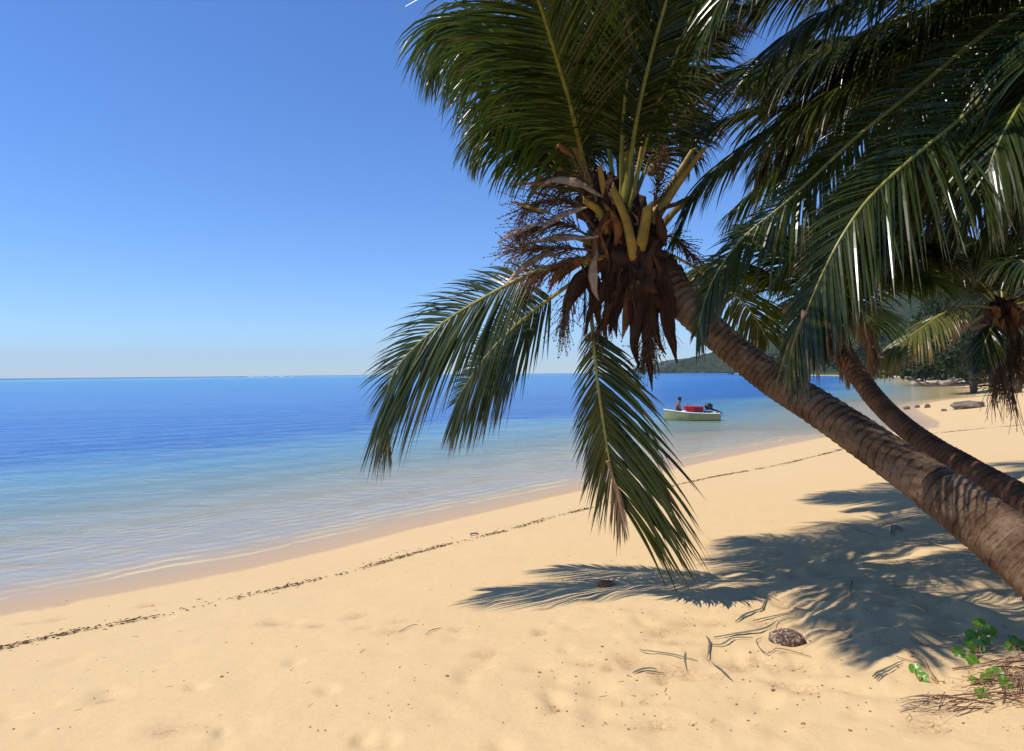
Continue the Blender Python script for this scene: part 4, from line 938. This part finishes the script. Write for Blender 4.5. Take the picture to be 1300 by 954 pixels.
strip([(1145, 676), (1135, 670), (1132, 682)], .05, 'dark crumpled leaflet beside the pile of leaves under the trunk')
strip([(1120, 668), (1145, 664), (1160, 658)], .02, 'leaflet pointing at the trunk above the crumpled dark one')
strip([(1082, 735), (1080, 750), (1083, 765)], .012, 'thin stick-like leaflet in the shade below the pale one')
strip([(1172, 690), (1190, 694), (1212, 700)], .03, 'pale leaflet right against the underside of the thick trunk', 'strip_pale')
strip([(1150, 688), (1176, 692), (1200, 686)], .02, 'leaflet crossing the pale one under the thick trunk')
strip([(1250, 612), (1275, 610), (1300, 613)], .03, 'dark leaflet on the sunny sand beyond the second trunk')

# seaweed line
wl = [(-40, 834), (7, 823), (95, 803), (198, 782.6), (270, 767), (388, 740), (440, 728), (500, 711), (560, 695), (637, 677), (700, 659), (769, 641), (830, 624), (900, 607), (960, 596), (1010, 586), (1060, 574), (1110, 560), (1160, 554), (1215, 548), (1300, 540)]
pth, L = spline([G(a, b_) for a, b_ in wl], 400); mb = MB(); rg = random.Random(4)
cl = 0
for i in range(400):
    dens = max(0, fbm(np.array([i*.22]), np.array([3.0]), 3)[0]*2.6+.62)
    far_ = pth[i].y
    for _ in range(int(13*dens)+(rg.random() < .5)):
        p = pth[i]+Vector((rg.gauss(0, .028+.07*(rg.random() < .10)), rg.gauss(0, .028+.16*(rg.random() < .05)), 0)); t = (pth[min(i+1, 400)]-pth[max(i-1, 0)]).normalized()
        p = p+t*rg.uniform(0, L/400)
        z = float(prof(signed([p.x], [p.y]))[0]) if False else pth[i].z
        a = rg.gauss(0, .5); d = Quaternion((0, 0, 1), a) @ t; l = rg.uniform(.02, .07); w_ = rg.uniform(.003, .010)
        s = d.cross(Vector((0, 0, 1))).normalized()*w_; z0 = rg.uniform(0.004, .02)
        q0 = p-d*l*.5; q1 = p+d*l*.5
        for q in (q0, p, q1): q.z = pth[i].z+z0+rg.uniform(0, .006)
        mb.add([tuple(q0), tuple(p+s), tuple(q1), tuple(p-s), tuple(p+Vector((0, 0, .008)))], [(0, 3, 4), (3, 2, 4), (2, 1, 4), (1, 0, 4)])
tag(mb.build('seaweed_line', M['weed'], smooth=False), 'broken line of dark dried seaweed left by the tide along the beach', 'seaweed', kind='stuff')
# crumbs on the sand
mb = MB(); rg = random.Random(8); N_ = 800
px_ = []
for _ in range(N_):
    if rg.random() < .5: a, b_ = rg.uniform(-40, 1340), rg.uniform(640, 930)
    else: a, b_ = rg.uniform(680, 1320), rg.uniform(660, 930)
    p = plane_hit(a, b_, .95); d = signed([p.x], [p.y])[0]
    if d < .8: continue
    z = 1.0
    for _k in range(6): p = plane_hit(a, b_, z); z = H(p.x, p.y)
    p.z = GZ(p.x, p.y)
    s = rg.uniform(.003, .009)*(1.8 if rg.random() < .08 else 1)
    if rg.random() < .18:
        an = rg.uniform(-.3, 1.4); tube(mb, [p+Vector((0, 0, .004)), p+Vector((math.cos(an)*s*5, math.sin(an)*s*5, .006))], s*.16, 3)
    else: blob(mb, p+Vector((0, 0, s*.2)), (s, s*.8, s*.45), seed=_, amp=.6, seg=6, rot=rg.uniform(0, 3))
tag(mb.build('sand_debris', M['twig']), 'scattered crumbs of shell, husk and leaf on the sand', 'debris', kind='stuff')
# dry litter bottom right
mb = MB(); rg = random.Random(11)
c0 = G(1290, 835)
for k in range(330):
    t_ = rg.random()
    a, b_ = (rg.gauss(1305, 38), rg.gauss(828, 15)) if t_ < .75 else (rg.uniform(1140, 1320), rg.uniform(842, 866))
    if a < 1215-(b_-800)*1.2 or b_ < 796: continue
    p = plane_hit(a, b_, 1.28); p.z = GZ(p.x, p.y)+rg.uniform(.003, .045)*(1 if a > 1220 else .3)
    an = rg.gauss(.25, .45); l = rg.uniform(.06, .26); d = Vector((math.cos(an), math.sin(an), rg.uniform(-.06, .10)))
    q = [p-d*l/2, p+Vector((rg.uniform(-.01, .01), rg.uniform(-.01, .01), .01)), p+d*l/2]
    pth, _l = spline(q, 4); tube(mb, pth, rg.choice([.0009, .0013, .002, .0035]), 4, shade=rg.random())
m, nt, out = mat('litter'); n = N(nt)
c = n.ramp(n.attr('shade'), [(0, (.05, .02, .012)), (.4, (.17, .06, .028)), (.7, (.34, .20, .11)), (1, (.58, .44, .30))])
n.put(out.inputs[0], n('BsdfPrincipled', {'Base Color': c, 'Roughness': .8}))
tag(mb.build('dry_litter', m), 'heap of dry reddish straw and twigs in the lower right corner', 'litter', kind='stuff')

# beach creeper sprigs
m, nt, out = mat('creeper_leaf'); n = N(nt)
c = n.mix(n.attr('vein'), n.mix(n.noise(n.coord(), 30, 3), (.045, .17, .010), (.17, .33, .02)), (.30, .44, .10))
p_ = n('BsdfPrincipled', {'Base Color': c, 'Roughness': .3, 'Specular IOR Level': .5}); t_ = n('BsdfTranslucent', {'Color': (.30, .60, .04)})
n.put(out.inputs[0], n('MixShader', {0: .3, 1: p_, 2: t_})); M['creeper'] = m
def round_leaf(mb, c, s, nrm, ang, seed):
    nrm = Vector(nrm).normalized(); u = Quaternion(nrm, ang) @ nrm.orthogonal().normalized(); v = nrm.cross(u); V = []; F = []; vein = []; A = 20; RR = 4
    V.append(c); vein.append(1)
    for j in range(1, RR+1):
        for k in range(A):
            a = 2*math.pi*k/A; q = s*j/RR*(1-.22*math.exp(-((a-math.pi)/.35)**2)-.16*math.exp(-(min(a, 2*math.pi-a)/.25)**2))
            cu = .18*abs(math.sin(a))*q*(j/RR)
            V.append(c+u*math.cos(a)*q*1.1+v*math.sin(a)*q+nrm*(cu-.02*s*math.cos(3*a+seed)*j)); vein.append(1.0 if abs(math.sin(a)) < .05 else 0.0)
    for k in range(A): F.append((0, 1+k, 1+(k+1) % A))
    for j in range(RR-1):
        for k in range(A): F.append((1+j*A+k, 1+(j+1)*A+k, 1+(j+1)*A+(k+1) % A, 1+j*A+(k+1) % A))
    mb.add([tuple(x) for x in V], F, vein=np.array(vein))
def creeper(leaves, root, label, seed):
    rg = random.Random(seed); g = G(*root); t = empty('beach_creeper', g, label, 'plant', 'green creeper sprigs at the lower right')
    sm = MB()
    for (a, b_, s, hgt_) in leaves:
        gg = G(a, b_+hgt_*.35); Y = gg.y-.02; c = P(a, b_, Y); c.z = max(c.z, GZ(c.x, c.y)+.02)
        sc = s*Y/FPX*.5; lm = MB()
        round_leaf(lm, c, sc, (rg.uniform(-.5, .1), rg.uniform(-.9, -.3), rg.uniform(.5, 1)), rg.uniform(0, 6), rg.random()*6)
        lm.build('leaf', M['creeper'], t)
        pth, _ = spline([g+Vector((0, 0, .0)), g.lerp(c, .5)+Vector((rg.uniform(-.02, .02), 0, .015)), c-Vector((0, 0, .003))], 8); tube(sm, pth, .0024, 5)
    sm.build('stem', M['twig'], t)
creeper([(1243, 792, 15, 22), (1256, 801, 16, 20), (1233, 807, 16, 18), (1250, 813, 13, 20), (1239, 821, 19, 12), (1217, 828, 15, 8), (1234, 839, 17, 6), (1243, 818, 12, 10), (1229, 816, 12, 12), (1246, 805, 10, 10)], (1240, 838), 'tallest creeper sprig, many round green leaves, at the left edge of the dry straw', 1)
creeper([(1286, 812, 14, 8), (1293, 819, 16, 6), (1282, 820, 12, 6)], (1289, 828), 'bright creeper sprig with crumpled leaves at the right edge on the straw', 2)
creeper([(1162, 850, 15, 10), (1172, 861, 13, 4)], (1168, 866), 'small creeper sprig of two round leaves left of the straw at the bottom', 3)
creeper([(1263, 857, 20, 8), (1237, 864, 13, 4), (1251, 861, 12, 4), (1276, 872, 18, 2), (1245, 884, 16, 2)], (1258, 872), 'broad-leaved creeper sprig at the bottom below the straw', 4)
# runners and twigs
for i, (pp, lab) in enumerate([([(1130, 822), (1160, 830), (1173, 840), (1180, 852), (1192, 865)], 'long thin brown runner arching over the two-leaf sprig'),
                               ([(1138, 836), (1150, 841), (1170, 846), (1185, 857), (1200, 868)], 'thin brown runner passing behind the two-leaf sprig'),
                               ([(1200, 800), (1216, 807), (1219, 816)], 'short bent twig left of the tallest sprig'),
                               ([(1209, 852), (1240, 847), (1275, 842), (1300, 838)], 'straight reddish stalk below the tallest sprig')]):
    pts = [G(a, b_, .012) for a, b_ in pp]; pth, _ = spline(pts, 14); mb = MB(); tube(mb, pth, .0045 if i == 3 else .0028, 5)
    tag(mb.build('twig', M['twig'], loc=pts[0]), lab, 'twig', 'twigs near the creeper')

# ------------------------------------------------------------------ haze
HAZE = 0.00008
if HAZE:
    mb = MB(); box(mb, (0, 4400, 150), (18600, 9800, 330)); m, nt, out = mat('haze'); n = N(nt)
    pv_ = n('VolumePrincipled', {'Color': (.75, .85, 1.0), 'Density': HAZE}); n.put(out.inputs['Volume'], pv_)
    o = mb.build('haze', m, smooth=False); tag(o, 'pale blue haze over the bay', 'haze', kind='stuff')
